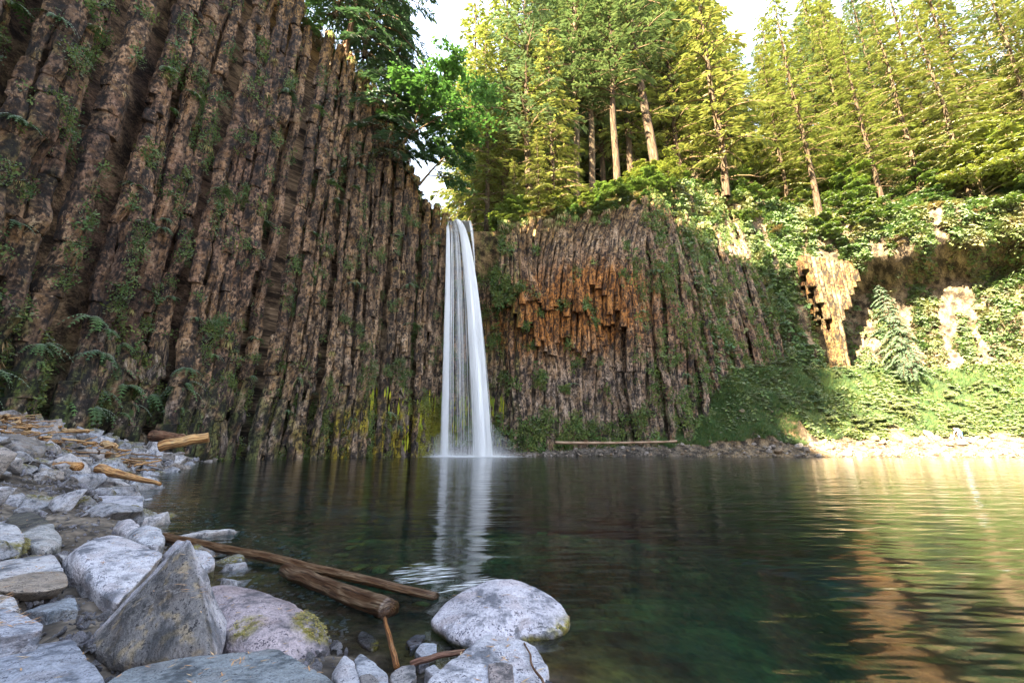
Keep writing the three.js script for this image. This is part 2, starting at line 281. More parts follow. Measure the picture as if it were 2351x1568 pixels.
// ------------------------------------------------------------------ basalt columns
function columnGeo(o) {
  const R = rng(o.seed), B = new Buf(), n = o.sides, ang = [], w = 2 * Math.PI / n;
  for (let k = 0; k < n; k++) for (const t of [0.07, 0.5, 0.93]) ang.push(o.rot + (k + t) * w);
  ang.push(ang[0] + 2 * Math.PI);
  const rad = ang.map((a) => { const m = ((a - o.rot) % w + w) % w - w / 2; return o.r * Math.cos(w / 2) / Math.cos(m); });
  const rows = []; let next = o.y0 + (0.5 + R() * 1.6) * o.block, blk = { dx: 0, dz: 0, s: 1 };
  const roll = () => ({ dx: (R() - 0.5) * 0.34 * o.rough, dz: (R() - 0.5) * 0.40 * o.rough, s: 1 + (R() - 0.5) * 0.26 * o.rough });
  blk = roll();
  for (let y = o.y0; y < o.y1; y += o.step * (0.8 + 0.4 * R())) {
    if (y >= next) { rows.push([next - 0.025, blk, 0.94]); blk = roll(); rows.push([next + 0.025, blk, 0.94]); next += (0.5 + R() * 1.6) * o.block; if (y < rows[rows.length - 1][0] + 0.05) continue; }
    rows.push([y, blk, 1]);
  }
  rows.push([o.y1, blk, 1]);
  const uo = R() * 5, m = ang.length;
  for (const [y, b, pinch] of rows) {
    const cx = o.x + o.lx * (y - o.yref) + (o.bend ? o.bend(y)[0] : 0) + b.dx, cz = o.z + o.lz * (y - o.yref) + (o.bend ? o.bend(y)[1] : 0) + b.dz;
    for (let k = 0; k < m; k++) {
      const a = ang[k], ca = Math.cos(a), sa = Math.sin(a); let r = rad[k] * b.s * pinch;
      const px = cx + ca * r, pz = cz + sa * r;
      r += o.rough * (0.13 * n3(px * 0.35, y * 0.12, pz * 0.35) + 0.07 * n3(px * 1.0, y * 0.35, pz * 1.0) + 0.075 * n3b(px * 2.6, y * 2.2, pz * 2.6));
      const x = cx + ca * r, z = cz + sa * r;
      B.v(x, y, z, o.colour(x, y, z), uo + (a - o.rot) * o.r, y + uo);
    }
  }
  for (let j = 0; j < rows.length - 1; j++) for (let k = 0; k < m - 1; k++) { const a = j * m + k, b = a + m; B.i.push(a, b, a + 1, a + 1, b, b + 1); }
  const g = B.geo(true);
  // ends
  const C = new Buf(), cap = (row, up) => { let mx = 0, mz = 0; const c0 = row * m * 3; for (let k = 0; k < m - 1; k++) { mx += B.p[c0 + k * 3] / (m - 1); mz += B.p[c0 + k * 3 + 2] / (m - 1); } const y = B.p[c0 + 1] + (up ? 0.06 : 0.05 * (R() - 0.5)), col = o.capColour || B.c.slice(c0, c0 + 3), ring = []; for (let k = 0; k < m; k++) ring.push(C.v(B.p[c0 + k * 3], B.p[c0 + k * 3 + 1], B.p[c0 + k * 3 + 2], col, B.p[c0 + k * 3], B.p[c0 + k * 3 + 2])); C.fan(ring, V(mx, y, mz), col, up); };
  cap(0, false); cap(rows.length - 1, true);
  return mergeGeometries([g, C.geo(true)]);
}
const cliffL = group('cliff_left'), cliffB = group('cliff_back'), cliffR = group('cliff_right');
tag(cliffL, 'dark brown cliff of rough basalt columns left of the waterfall', 'cliff', null, 'structure');
tag(cliffB, 'tan and orange cliff of basalt columns with a broken overhang right of the waterfall', 'cliff', null, 'structure');
tag(cliffR, 'overhanging cluster of yellowish hexagonal basalt columns above the cave', 'cliff', null, 'structure');
const COLS = [];                              // where plants can sit: {x,z at height y}
function arcStep(s, w) { const a = plan(s); let t = s; for (let k = 0; k < 4; k++) { const b = plan(t); t += (w - Math.hypot(b.x - a.x, b.z - a.z)) / 9 * (k < 3 ? 1 : 1); if (t > NS) break; } return Math.max(t, s + 0.01); }
{
  const R = rng(11);
  let s = 1.2;
  while (s < 7.95) {                          // left wall
    const q = plan(s), w = lerp(0.98, 0.72, sstep(3, 7, s)) * (0.5 + 0.8 * R()); if (R() < 0.07 && s > 2.5 && s < 7.5) { s = arcStep(s, 0.7); continue; }
    const deep = R() < 0.3 ? 1.2 + 0.6 * R() : (R() - 0.5) * 0.55 + 0.35 * n3(s * 3.1, 0, 0);
    const lean = 0.05 * sstep(6.5, 4.8, s), r = w * 0.58, x = q.x + q.nx * deep, z = q.z + q.nz * deep, top = q.rim + (R() - 0.3) * 0.5;
    const vis = s > 2.6; RIM = q.rim;
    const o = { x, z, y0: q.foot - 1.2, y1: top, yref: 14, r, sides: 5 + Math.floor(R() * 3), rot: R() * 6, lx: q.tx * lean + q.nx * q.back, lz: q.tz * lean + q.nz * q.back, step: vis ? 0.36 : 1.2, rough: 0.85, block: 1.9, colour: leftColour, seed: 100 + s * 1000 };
    // the feet flare out into the pool side; the face breaks into bulges and hollows
    const ss = s;
    o.bend = (y) => { const k = 1.1 * Math.pow(sstep(13, -1, y), 1.5) * sstep(7.8, 6, s); const b = 0.5 * sstep(-0.10, 0.10, n3(ss * 5, y * 0.05, 3)) + 0.2 * sstep(-0.05, 0.05, n3(ss * 11, y * 0.11, 8)) - 0.45; return [q.nx * b - q.nx * k - q.tx * k * 0.9, q.nz * b - q.nz * k - q.tz * k * 0.9]; };
    mesh('basalt_column', columnGeo(o), M.cliff, cliffL);
    if (vis) COLS.push({ o, q, s, side: 'L' });
    s = arcStep(s, w);
  }
  // back wall: three layers, the upper two broken off in mid air
  const endA = (x) => lerp(19.4, 17.2, sstep(0, 6, x)) + 3.6 * sstep(9.5, 10.2, x) * (1 - sstep(11.5, 12.2, x)) - 17 * sstep(13.2, 14.5, x) + 0.9 * n3(x * 0.9, 8, 1);
  const endB = (x) => lerp(18, 12.6, sstep(-2, 5, x)) + 2.5 * sstep(8, 14, x) - 14 * sstep(13.6, 15, x) + 1.1 * n3(x * 0.8, 3, 7);
  for (let layer = 0; layer < 3; layer++) {
    s = layer === 0 ? 9.75 : layer === 1 ? 9.6 : 7.9;
    while (s < 15.35) {
      const q = plan(s), w = (0.48 + 0.36 * R()) * (layer === 2 ? 1.05 : 1);
      if (layer < 2 && q.x > 15.5) break;
      const deep = [-0.55, 0.25, 1.15][layer] + (R() - 0.5) * 0.42 + (layer === 2 && q.x > 14 ? -1.1 * sstep(14, 16, q.x) + (R() < 0.25 ? 0.8 : 0) : 0) + (layer === 2 ? faceOff(s, q, 8) - 0.3 * 0 : 0);
      const x = q.x + q.nx * deep, z = q.z + q.nz * deep, top = q.rim + (R() - 0.4) * 0.9 - (layer ? 0 : 0.4);
      let y0 = layer === 0 ? endA(q.x) + (R() - 0.5) * 1.6 : layer === 1 ? endB(q.x) + (R() - 0.5) * 2 : q.foot - 1;
      const y1 = layer === 2 && q.x < 13 && q.x > 0 ? Math.min(top, endB(q.x) + 4) : layer === 1 ? Math.min(top, endA(q.x) + 4.5) : top;
      if (y0 < y1 - 1) {
        const fanning = 0.30 * sstep(1.5, 6, x) * (1 - sstep(13, 20, x));
        const o = { x, z, y0, y1, yref: 14, r: w * 0.59, sides: 5 + Math.floor(R() * 2.4), rot: R() * 6, lx: q.nx * q.back, lz: q.nz * q.back, step: 0.34, rough: layer === 2 ? 0.62 : 0.5, block: 1.7, colour: backColour, seed: 5000 + layer * 999 + s * 700 };
        o.bend = (y) => { const k = fanning * Math.max(0, y - 19) * Math.max(0, y - 19) * 0.05; return [k + 0.28 * Math.sin(y * 0.35 + q.x), -0.02 * Math.max(0, y - 22) ** 1.5]; };
        if (layer === 2) { const bd = o.bend; o.bend = (y) => { const k = 0.8 * Math.pow(sstep(8, -1, y), 1.4), e = bd(y); return [e[0], e[1] + k]; }; }
        mesh('basalt_column', columnGeo(o), M.cliff, cliffB);
        COLS.push({ o, q, s, side: 'B', layer });
      }
      s = arcStep(s, w * 0.95);
    }
  }
  // right: hexagons hanging over the cave, stepping down and back to a single leg
  let k = 0;
  for (let row = 0; row < 7; row++) for (let i = 0; i < 13; i++) {
    const sx = 43.2 + i * 0.86 + (row % 2) * 0.43 + (R() - 0.5) * 0.12, q = nearest(sx, -60).q, bx = q.x, zf = -61.6 - row * 0.78 - 0.22 * (i - 3) + (R() - 0.5) * 0.12;
    const e = 13.2 + Math.abs(i - 5.2) * 1.35 + row * 1.0 + (i < 5 ? (5 - i) * 1.0 : 0) + (R() - 0.5) * 1.1;
    const end = (i === 5 && row < 3) ? 8.4 : (i === 6 && row < 2) ? 9.2 : e + 3.5 - (row > 2 ? 2.0 : 0);
    if (end > 27) continue;
    const col = mixc([0.38, 0.29, 0.13], i < 3 ? [0.32, 0.17, 0.11] : [0.42, 0.35, 0.23], R());
    const o = { x: sx, z: zf, y0: end, y1: 29, yref: 26, r: 0.56, sides: 6, rot: 0.3, lx: -0.02, lz: 0.0, step: 0.6, rough: 0.22, block: 1.6, colour: (x, y, z) => mixc(col, [0.50, 0.24, 0.08], sstep(0.1, 0.5, fbm(x, y * 0.25, z, 3))), capColour: mixc([0.50, 0.40, 0.18], [0.42, 0.32, 0.14], R()), seed: 9000 + k++ };
    mesh('basalt_column', columnGeo(o), M.cliff, cliffR);
  }
}

// ------------------------------------------------------------------ the hillside: wall face behind the columns, rim and slopes above
function surf(s, q, t) {                      // t 0..1 up the wall, 1.. over the rim
  if (t <= 1) {
    const y = lerp(q.foot - 1.5, q.rim, t), hid = s < 15.2 ? 1.5 : 0, o = faceOff(s, q, y) + hid * (s < 7.95 ? 1.8 : 1);
    const rough = (s > 13.8 ? 1 : 0.4) * (1.5 * fbm(q.x * 0.16, y * 0.13, q.z * 0.16, 3) + 0.5 * fbm(q.x * 0.5, y * 0.5, q.z * 0.5, 3));
    return V(q.x + q.nx * (o + rough), y, q.z + q.nz * (o + rough));
  }
  const d = (t - 1) * 68, o = faceOff(s, q, q.rim) + (s < 15.2 ? 1.2 : 0);
  return V(q.x + q.nx * (o + d), above(q, d), q.z + q.nz * (o + d));
}
{
  const B = new Buf(), ns = 420, rows = []; for (let i = 0; i <= 46; i++) rows.push(i / 46); for (let i = 1; i <= 34; i++) rows.push(1 + Math.pow(i / 34, 1.4)); rows.push(2.01, 8);
  for (let i = 0; i <= ns; i++) {
    const s = i / ns * NS, q = plan(s); RIM = q.rim;
    for (const t of rows) {
      const p = t > 2.005 ? (() => { const e = surf(s, q, 2); const k = t > 5 ? 420 : 1; return V(e.x + q.nx * k, e.y - (t > 5 ? 30 : 0), e.z + q.nz * k); })() : surf(s, q, t);
      const b = fbm(p.x * 0.3, p.y * 0.3, p.z * 0.3, 4);
      let c;
      if (t <= 1) {
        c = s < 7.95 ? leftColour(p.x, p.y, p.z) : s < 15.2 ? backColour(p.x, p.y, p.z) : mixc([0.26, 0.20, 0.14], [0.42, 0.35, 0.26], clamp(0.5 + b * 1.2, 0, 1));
      } else c = mixc([0.16, 0.13, 0.06], [0.15, 0.19, 0.05], clamp(0.5 + b, 0, 1));
      B.v(p.x, p.y, p.z, c, p.x * 0.8 + p.z * 0.8, p.y + (t > 1 ? (t - 1) * 60 : 0));
    }
  }
  const m = rows.length;
  for (let i = 0; i < ns; i++) for (let j = 0; j < m - 1; j++) { const a = i * m + j, b = a + m; B.i.push(a, b, a + 1, a + 1, b, b + 1); }
  tag(mesh('hillside', B.geo(true), M.soil), 'steep wooded slopes and rock walls around the pool', 'hillside', null, 'structure');
}

// ------------------------------------------------------------------ the waterfall
{
  const R = rng(5), lipY = 29.2, T = Math.sqrt(2 * (lipY + 0.1) / 9.8);
  const wf = group('waterfall', V(0, 0, 0));
  tag(wf, 'tall white waterfall dropping into the pool beside the dark cliff', 'waterfall');
  function strands(n, make) {
    const B = new Buf();
    for (let k = 0; k < n; k++) {
      const o = make(), pts = [], rads = [];
      for (let i = 0; i <= 20; i++) {
        const f = lerp(o.t0, o.t1, i / 20), t = f * T;
        const spread = 0.35 + 0.65 * f, w = 0.05 * f * Math.sin(f * 9 + o.ph);
        pts.push(V(o.x + o.vx * t + o.sx * spread + w, Math.max(-0.05, lipY + o.dy - 4.9 * t * t + (t < 0.25 ? 0.25 - t : 0) * 0), o.z + o.vz * t + o.sz * spread));
        rads.push(o.r * (0.25 + 0.75 * Math.sin(Math.PI * clamp(i / 20 * 0.92 + 0.06, 0, 1))) * (0.7 + 0.6 * f));
      }
      B.tube(pts, rads, 3, [1, 1, 1]);
    }
    return B.geo(true);
  }
  const gs = () => (R() + R() + R() - 1.5) / 1.5;
  const full = () => (R() < 0.6 ? { t0: 0, t1: 1 } : R() < 0.5 ? { t0: 0.3 * R(), t1: 1 } : { t0: 0.2 * R(), t1: 0.75 + 0.25 * R() });
  mesh('main_stream', strands(1700, () => { const a = gs(); return { x: -7.25, z: -50.6, vx: 1.72 + 0.18 * a, vz: 1.15 + 0.1 * R(), sx: a * 0.72, sz: gs() * 0.55, dy: 0, r: 0.010 + 0.024 * R() * R(), ph: R() * 6, ...full() }; }), M.fall, wf);
  { const B = new Buf(), pts = []; for (let i = 0; i <= 30; i++) { const t = i / 30 * T; pts.push(V(-7.2 + 1.72 * t, Math.max(-0.05, lipY - 0.1 - 4.9 * t * t), -50.7 + 1.18 * t)); } B.tube(pts, (f, q) => (0.26 + 0.26 * f) * (1 + 0.3 * n3(Math.cos(q) * 3, f * 4, Math.sin(q) * 3)), 16, [1, 1, 1]); mesh('stream_core', B.geo(true), M.fall, wf); }
  mesh('side_stream', strands(420, () => { const a = gs(); return { x: -8.35, z: -50.8, vx: 0.42 + 0.05 * a, vz: 0.9, sx: a * 0.36, sz: gs() * 0.4, dy: 0.1, r: 0.007 + 0.014 * R() * R(), ph: R() * 6, ...full() }; }), M.fall, wf);
  mesh('veil', strands(80, () => { const a = R(); return { x: lerp(-8.0, -6.8, a), z: -50.75, vx: lerp(0.45, 1.5, a) + 0.1 * gs(), vz: 0.95, sx: gs() * 0.3, sz: gs() * 0.4, dy: 0, r: 0.006 + 0.009 * R(), ph: R() * 6, ...full() }; }), M.fall, wf);
  mesh('thin_stream', strands(16, () => ({ x: -5.55 + 0.2 * gs(), z: -50.7, vx: 0.8, vz: 0.4, sx: gs() * 0.1, sz: gs() * 0.1, dy: 0, r: 0.012 + 0.012 * R(), ph: R() * 6, t0: 0, t1: 0.3 + 0.3 * R() })), M.fall, wf);
  // the stream where it rolls over the lip
  { const B = new Buf(); for (let i = 0; i <= 14; i++) for (let j = 0; j <= 10; j++) { const x = lerp(-9.1, -5.6, i / 14), f = j / 10; B.v(x + 0.2 * f, lipY + 0.04 + 0.06 * n3(x * 3, f * 3, 0) - (f > 0.75 ? (f - 0.75) ** 2 * 5 : 0), lerp(-60, -50.3, f), [1, 1, 1]); } for (let i = 0; i < 14; i++) for (let j = 0; j < 10; j++) { const a = i * 11 + j, b = a + 11; B.i.push(a, a + 1, b, a + 1, b + 1, b); } mesh('lip_water', B.geo(true), M.fall, wf); }
  // drops of spray where it strikes the pool
  const drop = new THREE.OctahedronGeometry(1, 0), N = 120000, sp = new THREE.InstancedMesh(drop, M.fall, N), m = new THREE.Matrix4();
  for (let k = 0; k < N; k++) {
    const main = R() < 0.68, a = R() * 6.283, rr = Math.abs(gs()) * (main ? 4.2 : 2.8), h = Math.pow(R(), 2.4) * (main ? 4.6 : 3) * Math.max(0, 1 - rr / 5) ** 1.5;
    const s = 0.004 + 0.010 * R() * R(); m.makeScale(s * 1.2, s, s); m.setPosition((main ? -3.1 : -7.3) + Math.cos(a) * rr * 1.25, 0.02 + h, (main ? -47.8 : -48.7) + Math.sin(a) * rr * 0.7); sp.setMatrixAt(k, m);
  }
  sp.name = 'spray'; sp.userData.kind = 'stuff'; wf.add(sp);
  // foam on the pool under the fall
  { const B = new Buf(); for (let k = 0; k < 2600; k++) { const a = R() * 6.283, rr = Math.abs(gs()) * 6.5, x = -4.6 + Math.cos(a) * rr * 1.25, z = -47.9 + Math.sin(a) * rr * 0.45, L = 0.12 + 0.4 * R(), w = 0.03 + 0.05 * R(); B.leaf(V(x, 0.012 + 0.004 * R(), z), V(L, 0, (R() - 0.5) * 0.1), V(0, 0, w), [1, 1, 1]); } const f = mesh('foam', B.geo(), M.fall, wf); f.userData.kind = 'stuff'; }
}

// ------------------------------------------------------------------ rocks
const ICO = {};
function ico(n) { if (!ICO[n]) { let g = new THREE.IcosahedronGeometry(1, n); g.deleteAttribute('normal'); g.deleteAttribute('uv'); ICO[n] = mergeVertices(g, 1e-5); } return ICO[n]; }
function boxUV(g, rot = 0) {                  // each face takes the plane it faces most, in metres
  const f = g.toNonIndexed(), p = f.attributes.position, n = p.count, uv = new Float32Array(n * 2), a = V(), b = V(), c = V(), e = V();
  for (let i = 0; i < n; i += 3) {
    a.fromBufferAttribute(p, i); b.fromBufferAttribute(p, i + 1); c.fromBufferAttribute(p, i + 2); e.copy(b).sub(a).cross(c.sub(a));
    const x = Math.abs(e.x), y = Math.abs(e.y), z = Math.abs(e.z);
    for (let k = 0; k < 3; k++) { const q = i + k, X = p.getX(q), Y = p.getY(q), Z = p.getZ(q); uv[q * 2] = (y >= x && y >= z ? X : x > z ? Z : X) + rot; uv[q * 2 + 1] = y >= x && y >= z ? Z : Y + 0.37; }
  }
  f.setAttribute('uv', new THREE.BufferAttribute(uv, 2)); return f;
}
function hullRock(pts, { detail = 24, p = 14, rough = 0.018, scale = 1, colour, dents = [], uvrot = 0, lift = 0 } = {}) {
  const hull = new ConvexHull().setFromPoints(pts), planes = [];
  const box = new THREE.Box3().setFromPoints(pts), ctr = V(), ext = V(); box.getCenter(ctr); box.getSize(ext).multiplyScalar(0.5);
  // an inner point: mean of the hull's own corners and the box centre
  const mean = V(); pts.forEach((q) => mean.add(q)); mean.multiplyScalar(1 / pts.length); ctr.lerp(mean, 0.6);
  for (const f of hull.faces) { const n = f.normal, h = f.constant - n.dot(ctr); if (h <= 1e-4) continue; if (!planes.some((q) => q.n.dot(n) > 0.992 && Math.abs(q.h - h) < 0.03 * (q.h + h))) planes.push({ n: n.clone(), h }); }
  const base = ico(detail), P0 = base.attributes.position, n = P0.count, pos = new Float32Array(n * 3), col = new Float32Array(n * 3), d = V(), q = V();
  const size = ext.length();
  for (let i = 0; i < n; i++) {
    d.fromBufferAttribute(P0, i).multiply(ext).normalize();
    let s = 0; for (const e of planes) { const g = e.n.dot(d) / e.h; if (g > 0) s += Math.pow(g * size, p); }
    const r = Math.pow(s, -1 / p) * size;
    q.copy(d).multiplyScalar(r).add(ctr);
    const k = 1 / scale, nz = 0.55 * fbm(q.x * 2.2 * k + 9, q.y * 2.2 * k, q.z * 2.2 * k, 3) * 2.2 + 0.45 * fbm(q.x * 8 * k, q.y * 8 * k + 4, q.z * 8 * k, 3) + 0.12 * n3b(q.x * 30 * k, q.y * 30 * k, q.z * 30 * k);
    let rr = r + rough * nz;
    for (const e of dents) { const dd = q.distanceTo(e[0]); if (dd < e[1]) { const t = 1 - dd / e[1]; rr -= e[2] * t * t * (3 - 2 * t); } }
    q.copy(d).multiplyScalar(rr).add(ctr);
    pos[i * 3] = q.x; pos[i * 3 + 1] = q.y + lift; pos[i * 3 + 2] = q.z;
    const c = colour(q.x, q.y, q.z, d); col[i * 3] = c[0]; col[i * 3 + 1] = c[1]; col[i * 3 + 2] = c[2];
  }
  const g = new THREE.BufferGeometry(); g.setAttribute('position', new THREE.BufferAttribute(pos, 3)); g.setAttribute('color', new THREE.BufferAttribute(col, 3)); g.setIndex(base.index); g.computeVertexNormals();
  return boxUV(g, uvrot);
}
const hero = [];
const A7 = (x, y, d) => P(0.3362 * x, 1040.8 + 0.3362 * y, d), A8 = (x, y, d) => P(612.2 + 0.3362 * x, 1040.8 + 0.3362 * y, d);
function rockAt(name, label, at, list, drop, inset, opt, mat = M.stone) {
  const pts = list.map((q) => at(...q)), c = V(); pts.forEach((q) => c.add(q)); c.multiplyScalar(1 / pts.length);
  const all = [...pts]; for (const q of pts) all.push(V(lerp(q.x, c.x, inset), q.y - drop, lerp(q.z, c.z, inset)));
  const low = Math.min(...all.map((q) => q.y)), o = V(c.x, low, c.z);
  const g = hullRock(all.map((q) => q.sub(o)), { ...opt, colour: (x, y, z, d) => opt.colour(x + o.x, y + o.y, z + o.z, d), dents: (opt.dents || []).map((e) => [e[0].clone().sub(o), e[1], e[2]]) });
  const m = mesh(name, g, mat); m.position.copy(o); tag(m, label, 'rock'); hero.push([c.x, c.z, 0.5 * Math.max(...pts.map((q) => Math.hypot(q.x + o.x - c.x, q.z + o.z - c.z)))]);
  return m;
}
const PALE = [0.62, 0.62, 0.63], GREY = [0.36, 0.37, 0.41], PINK = [0.47, 0.40, 0.41], SLATE = [0.30, 0.34, 0.36], RUST = [0.30, 0.22, 0.13], OLIVE = [0.22, 0.19, 0.04];
const patch = (x, y, z, f, a, b, o = 0) => sstep(a, b, fbm(x * f + o, y * f, z * f + o, 4));
const stoneCol = (base, o = {}) => (x, y, z, d) => {
  let c = mixc(base, mul(base, 0.55), patch(x, y, z, 5, 0.05, 0.5, 3) * (o.blotch ?? 0.6));
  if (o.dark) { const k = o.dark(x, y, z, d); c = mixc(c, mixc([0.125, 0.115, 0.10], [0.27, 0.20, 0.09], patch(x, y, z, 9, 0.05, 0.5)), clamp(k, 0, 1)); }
  if (o.rust) c = mixc(c, RUST, o.rust * patch(x, y, z, 4, -0.05, 0.4, 7));
  if (o.moss) { const k = o.moss(x, y, z, d); c = mixc(c, mixc(OLIVE, [0.36, 0.32, 0.05], patch(x, y, z, 22, 0, 0.5)), clamp(k * (0.3 + patch(x, y, z, 14, -0.3, 0.2)), 0, 1)); }
  if (o.wet) c = mixc(c, mixc([0.11, 0.10, 0.04], [0.20, 0.17, 0.02], patch(x, y, z, 6, 0, 0.4)), sstep(o.wet, o.wet - 0.035, y + 0.015 * fbm(x * 8, y * 8, z * 8, 2)));
  return c;
};
const near = (pt, r) => (x, y, z) => sstep(r, r * 0.45, Math.hypot(x - pt.x, y - pt.y, z - pt.z));
rockAt('boulder', 'large flat-topped pale slab boulder with a straight chipped edge', A7, [[515, 800, 3.5], [600, 870, 3.35], [690, 960, 3.2], [800, 1030, 3.1], [515, 650, 3.7], [610, 590, 4.1], [760, 545, 4.3], [860, 575, 4.3], [1115, 680, 3.9], [1000, 830, 3.5], [410, 735, 3.8], [460, 820, 3.6]], 0.16, 0.12, { detail: 44, p: 26, rough: 0.014, colour: stoneCol([0.66, 0.66, 0.70], { wet: 0 }) });
{
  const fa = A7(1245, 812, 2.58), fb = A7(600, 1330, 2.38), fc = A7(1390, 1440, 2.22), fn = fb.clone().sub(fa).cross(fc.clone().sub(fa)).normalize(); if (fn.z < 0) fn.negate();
  const front = (x, y, z) => sstep(-0.075, -0.035, (x - fa.x) * fn.x + (y - fa.y) * fn.y + (z - fa.z) * fn.z + 0.02 * fbm(x * 9, y * 9, z * 9, 3));  // mask of the front face: dark lichen, with shade painted into the colour
  rockAt('pyramid_rock', 'pointed pyramid rock with a mossy front face darkened by painted shade and a pale ridge', A7, [[1290, 590, 2.78], [1245, 600, 2.86], [590, 1270, 2.5], [600, 1330, 2.38], [790, 1430, 2.24], [1390, 1440, 2.22], [1450, 1400, 2.22], [1245, 812, 2.58], [1375, 850, 2.78], [1380, 900, 2.8], [1565, 1180, 2.62], [1510, 1400, 2.35], [1000, 900, 2.92]], 0.07, 0.05, { detail: 44, p: 38, rough: 0.013, uvrot: 0.4, colour: stoneCol([0.58, 0.57, 0.60], { dark: (x, y, z) => 0.85 * front(x, y, z) }) });
}
rockAt('boulder', 'broad rounded pinkish boulder behind the pointed rock', A7, [[1380, 870, 3.1], [1500, 855, 3.25], [1700, 880, 3.2], [1900, 940, 3.05], [2100, 1030, 2.9], [2250, 1110, 2.75], [2310, 1300, 2.58], [2180, 1500, 2.32], [1650, 1345, 2.36], [1560, 1330, 2.42], [1480, 1200, 2.55], [1900, 1180, 2.5], [1700, 1150, 2.55]], 0.2, 0.0, { detail: 44, p: 9, rough: 0.016, uvrot: 1.3, colour: stoneCol(PINK, { moss: (x, y, z) => near(A7(2170, 1170, 2.68), 0.2)(x, y, z) + 0.7 * near(A7(1670, 1150, 2.55), 0.14)(x, y, z), wet: 0.02 }) });
rockAt('slab', 'wide flat blue-grey slab lying under the pointed rock', A7, [[700, 1568, 1.9], [870, 1460, 2.1], [1280, 1385, 2.22], [1600, 1375, 2.22], [1870, 1345, 2.27], [2000, 1400, 2.15], [2290, 1568, 1.85], [700, 1800, 1.6], [2300, 1800, 1.55]], 0.2, 0.0, { detail: 40, p: 30, rough: 0.010, colour: stoneCol(SLATE, { blotch: 0.4 }) });
rockAt('slab', 'blue-grey slab with rounded edges beside the dark gap', A7, [[0, 1380, 2.1], [300, 1300, 2.25], [440, 1260, 2.35], [580, 1350, 2.15], [735, 1530, 1.85], [730, 1700, 1.7], [-300, 1700, 1.7], [-300, 1400, 2.1]], 0.22, 0.02, { detail: 36, p: 18, rough: 0.012, uvrot: 2.1, colour: stoneCol([0.40, 0.43, 0.49], { blotch: 0.5 }) });
rockAt('boulder', 'smooth grey boulder with a brown triangular side face', A7, [[0, 735, 3.6], [200, 700, 3.8], [360, 690, 3.9], [400, 720, 3.75], [475, 870, 3.3], [470, 910, 3.15], [300, 945, 3.0], [0, 950, 2.95], [-200, 900, 3.0], [-200, 760, 3.5]], 0.1, 0.25, { detail: 38, p: 20, rough: 0.012, colour: (x, y, z, d) => mixc(stoneCol(PALE)(x, y, z, d), RUST, 0.75 * sstep(0.5, 0.7, d.x * 0.8 + d.z * 0.5 - d.y * 0.3)) });
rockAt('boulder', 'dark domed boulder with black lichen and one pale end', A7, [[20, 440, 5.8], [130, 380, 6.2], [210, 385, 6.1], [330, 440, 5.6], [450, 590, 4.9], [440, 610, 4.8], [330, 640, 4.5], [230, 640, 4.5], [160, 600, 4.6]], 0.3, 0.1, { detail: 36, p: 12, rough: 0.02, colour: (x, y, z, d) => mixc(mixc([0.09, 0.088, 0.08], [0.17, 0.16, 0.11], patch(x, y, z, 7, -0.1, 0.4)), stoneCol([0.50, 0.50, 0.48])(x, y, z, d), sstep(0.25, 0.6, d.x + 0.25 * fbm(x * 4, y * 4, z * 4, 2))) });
rockAt('boulder', 'pale boulder hung with olive moss below its rim', A7, [[0, 450, 5.0], [130, 490, 4.9], [165, 540, 4.7], [170, 600, 4.4], [130, 700, 4.1], [0, 690, 4.0], [-200, 600, 4.3], [-200, 470, 4.9]], 0.2, 0.05, { detail: 34, p: 14, rough: 0.016, colour: stoneCol(PALE, { moss: (x, y, z, d) => sstep(0.15, 0.0, d.y - 0.1) }) });
rockAt('boulder', 'rounded white boulder at the water with a brown underside', A7, [[845, 555, 5.2], [900, 510, 5.3], [1010, 485, 5.3], [1100, 500, 5.1], [1140, 590, 4.8], [1080, 640, 4.5], [950, 600, 4.6]], 0.35, 0.1, { detail: 34, p: 12, rough: 0.018, colour: stoneCol([0.62, 0.63, 0.66], { wet: 0.06 }) });
rockAt('boulder', 'pinkish white boulder touching the water behind the rounded white one', A7, [[760, 510, 6], [800, 460, 6.1], [880, 435, 6.1], [960, 490, 5.8], [850, 545, 5.5]], 0.35, 0.05, { detail: 30, p: 13, rough: 0.018, colour: stoneCol([0.60, 0.57, 0.58], { wet: 0.04 }) });
rockAt('slab', 'long pale slab jutting into the water with a square broken end', A7, [[585, 285, 9.2], [980, 290, 8.6], [970, 385, 7.6], [840, 420, 7.2], [480, 320, 9], [600, 405, 7.7], [370, 330, 8.8], [835, 345, 7.9]], 0.24, 0.02, { detail: 34, p: 34, rough: 0.016, colour: stoneCol([0.62, 0.62, 0.66], { wet: 0.0 }) });
rockAt('block', 'squared blue-grey block in the dark gap among boulders', A7, [[155, 1080, 2.9], [360, 1000, 3.15], [515, 980, 3.2], [540, 1060, 3.0], [330, 1080, 2.85]], 0.26, 0.0, { detail: 28, p: 40, rough: 0.010, colour: stoneCol([0.34, 0.38, 0.42]) });
rockAt('boulder', 'small grey boulder with a rusty corner above the gap', A7, [[0, 945, 2.9], [100, 970, 2.85], [145, 1070, 2.7], [0, 1060, 2.65], [-150, 1000, 2.8]], 0.2, 0.05, { detail: 28, p: 14, rough: 0.010, colour: stoneCol(PALE, { rust: 0.9 }) });
rockAt('slab', 'tilted pale slab with a brown broken edge', A7, [[0, 1050, 2.5], [120, 1080, 2.45], [300, 1160, 2.3], [290, 1200, 2.2], [0, 1250, 2.1], [-200, 1150, 2.3]], 0.2, 0.08, { detail: 30, p: 26, rough: 0.009, colour: stoneCol([0.52, 0.54, 0.6], { rust: 0.5 }) });
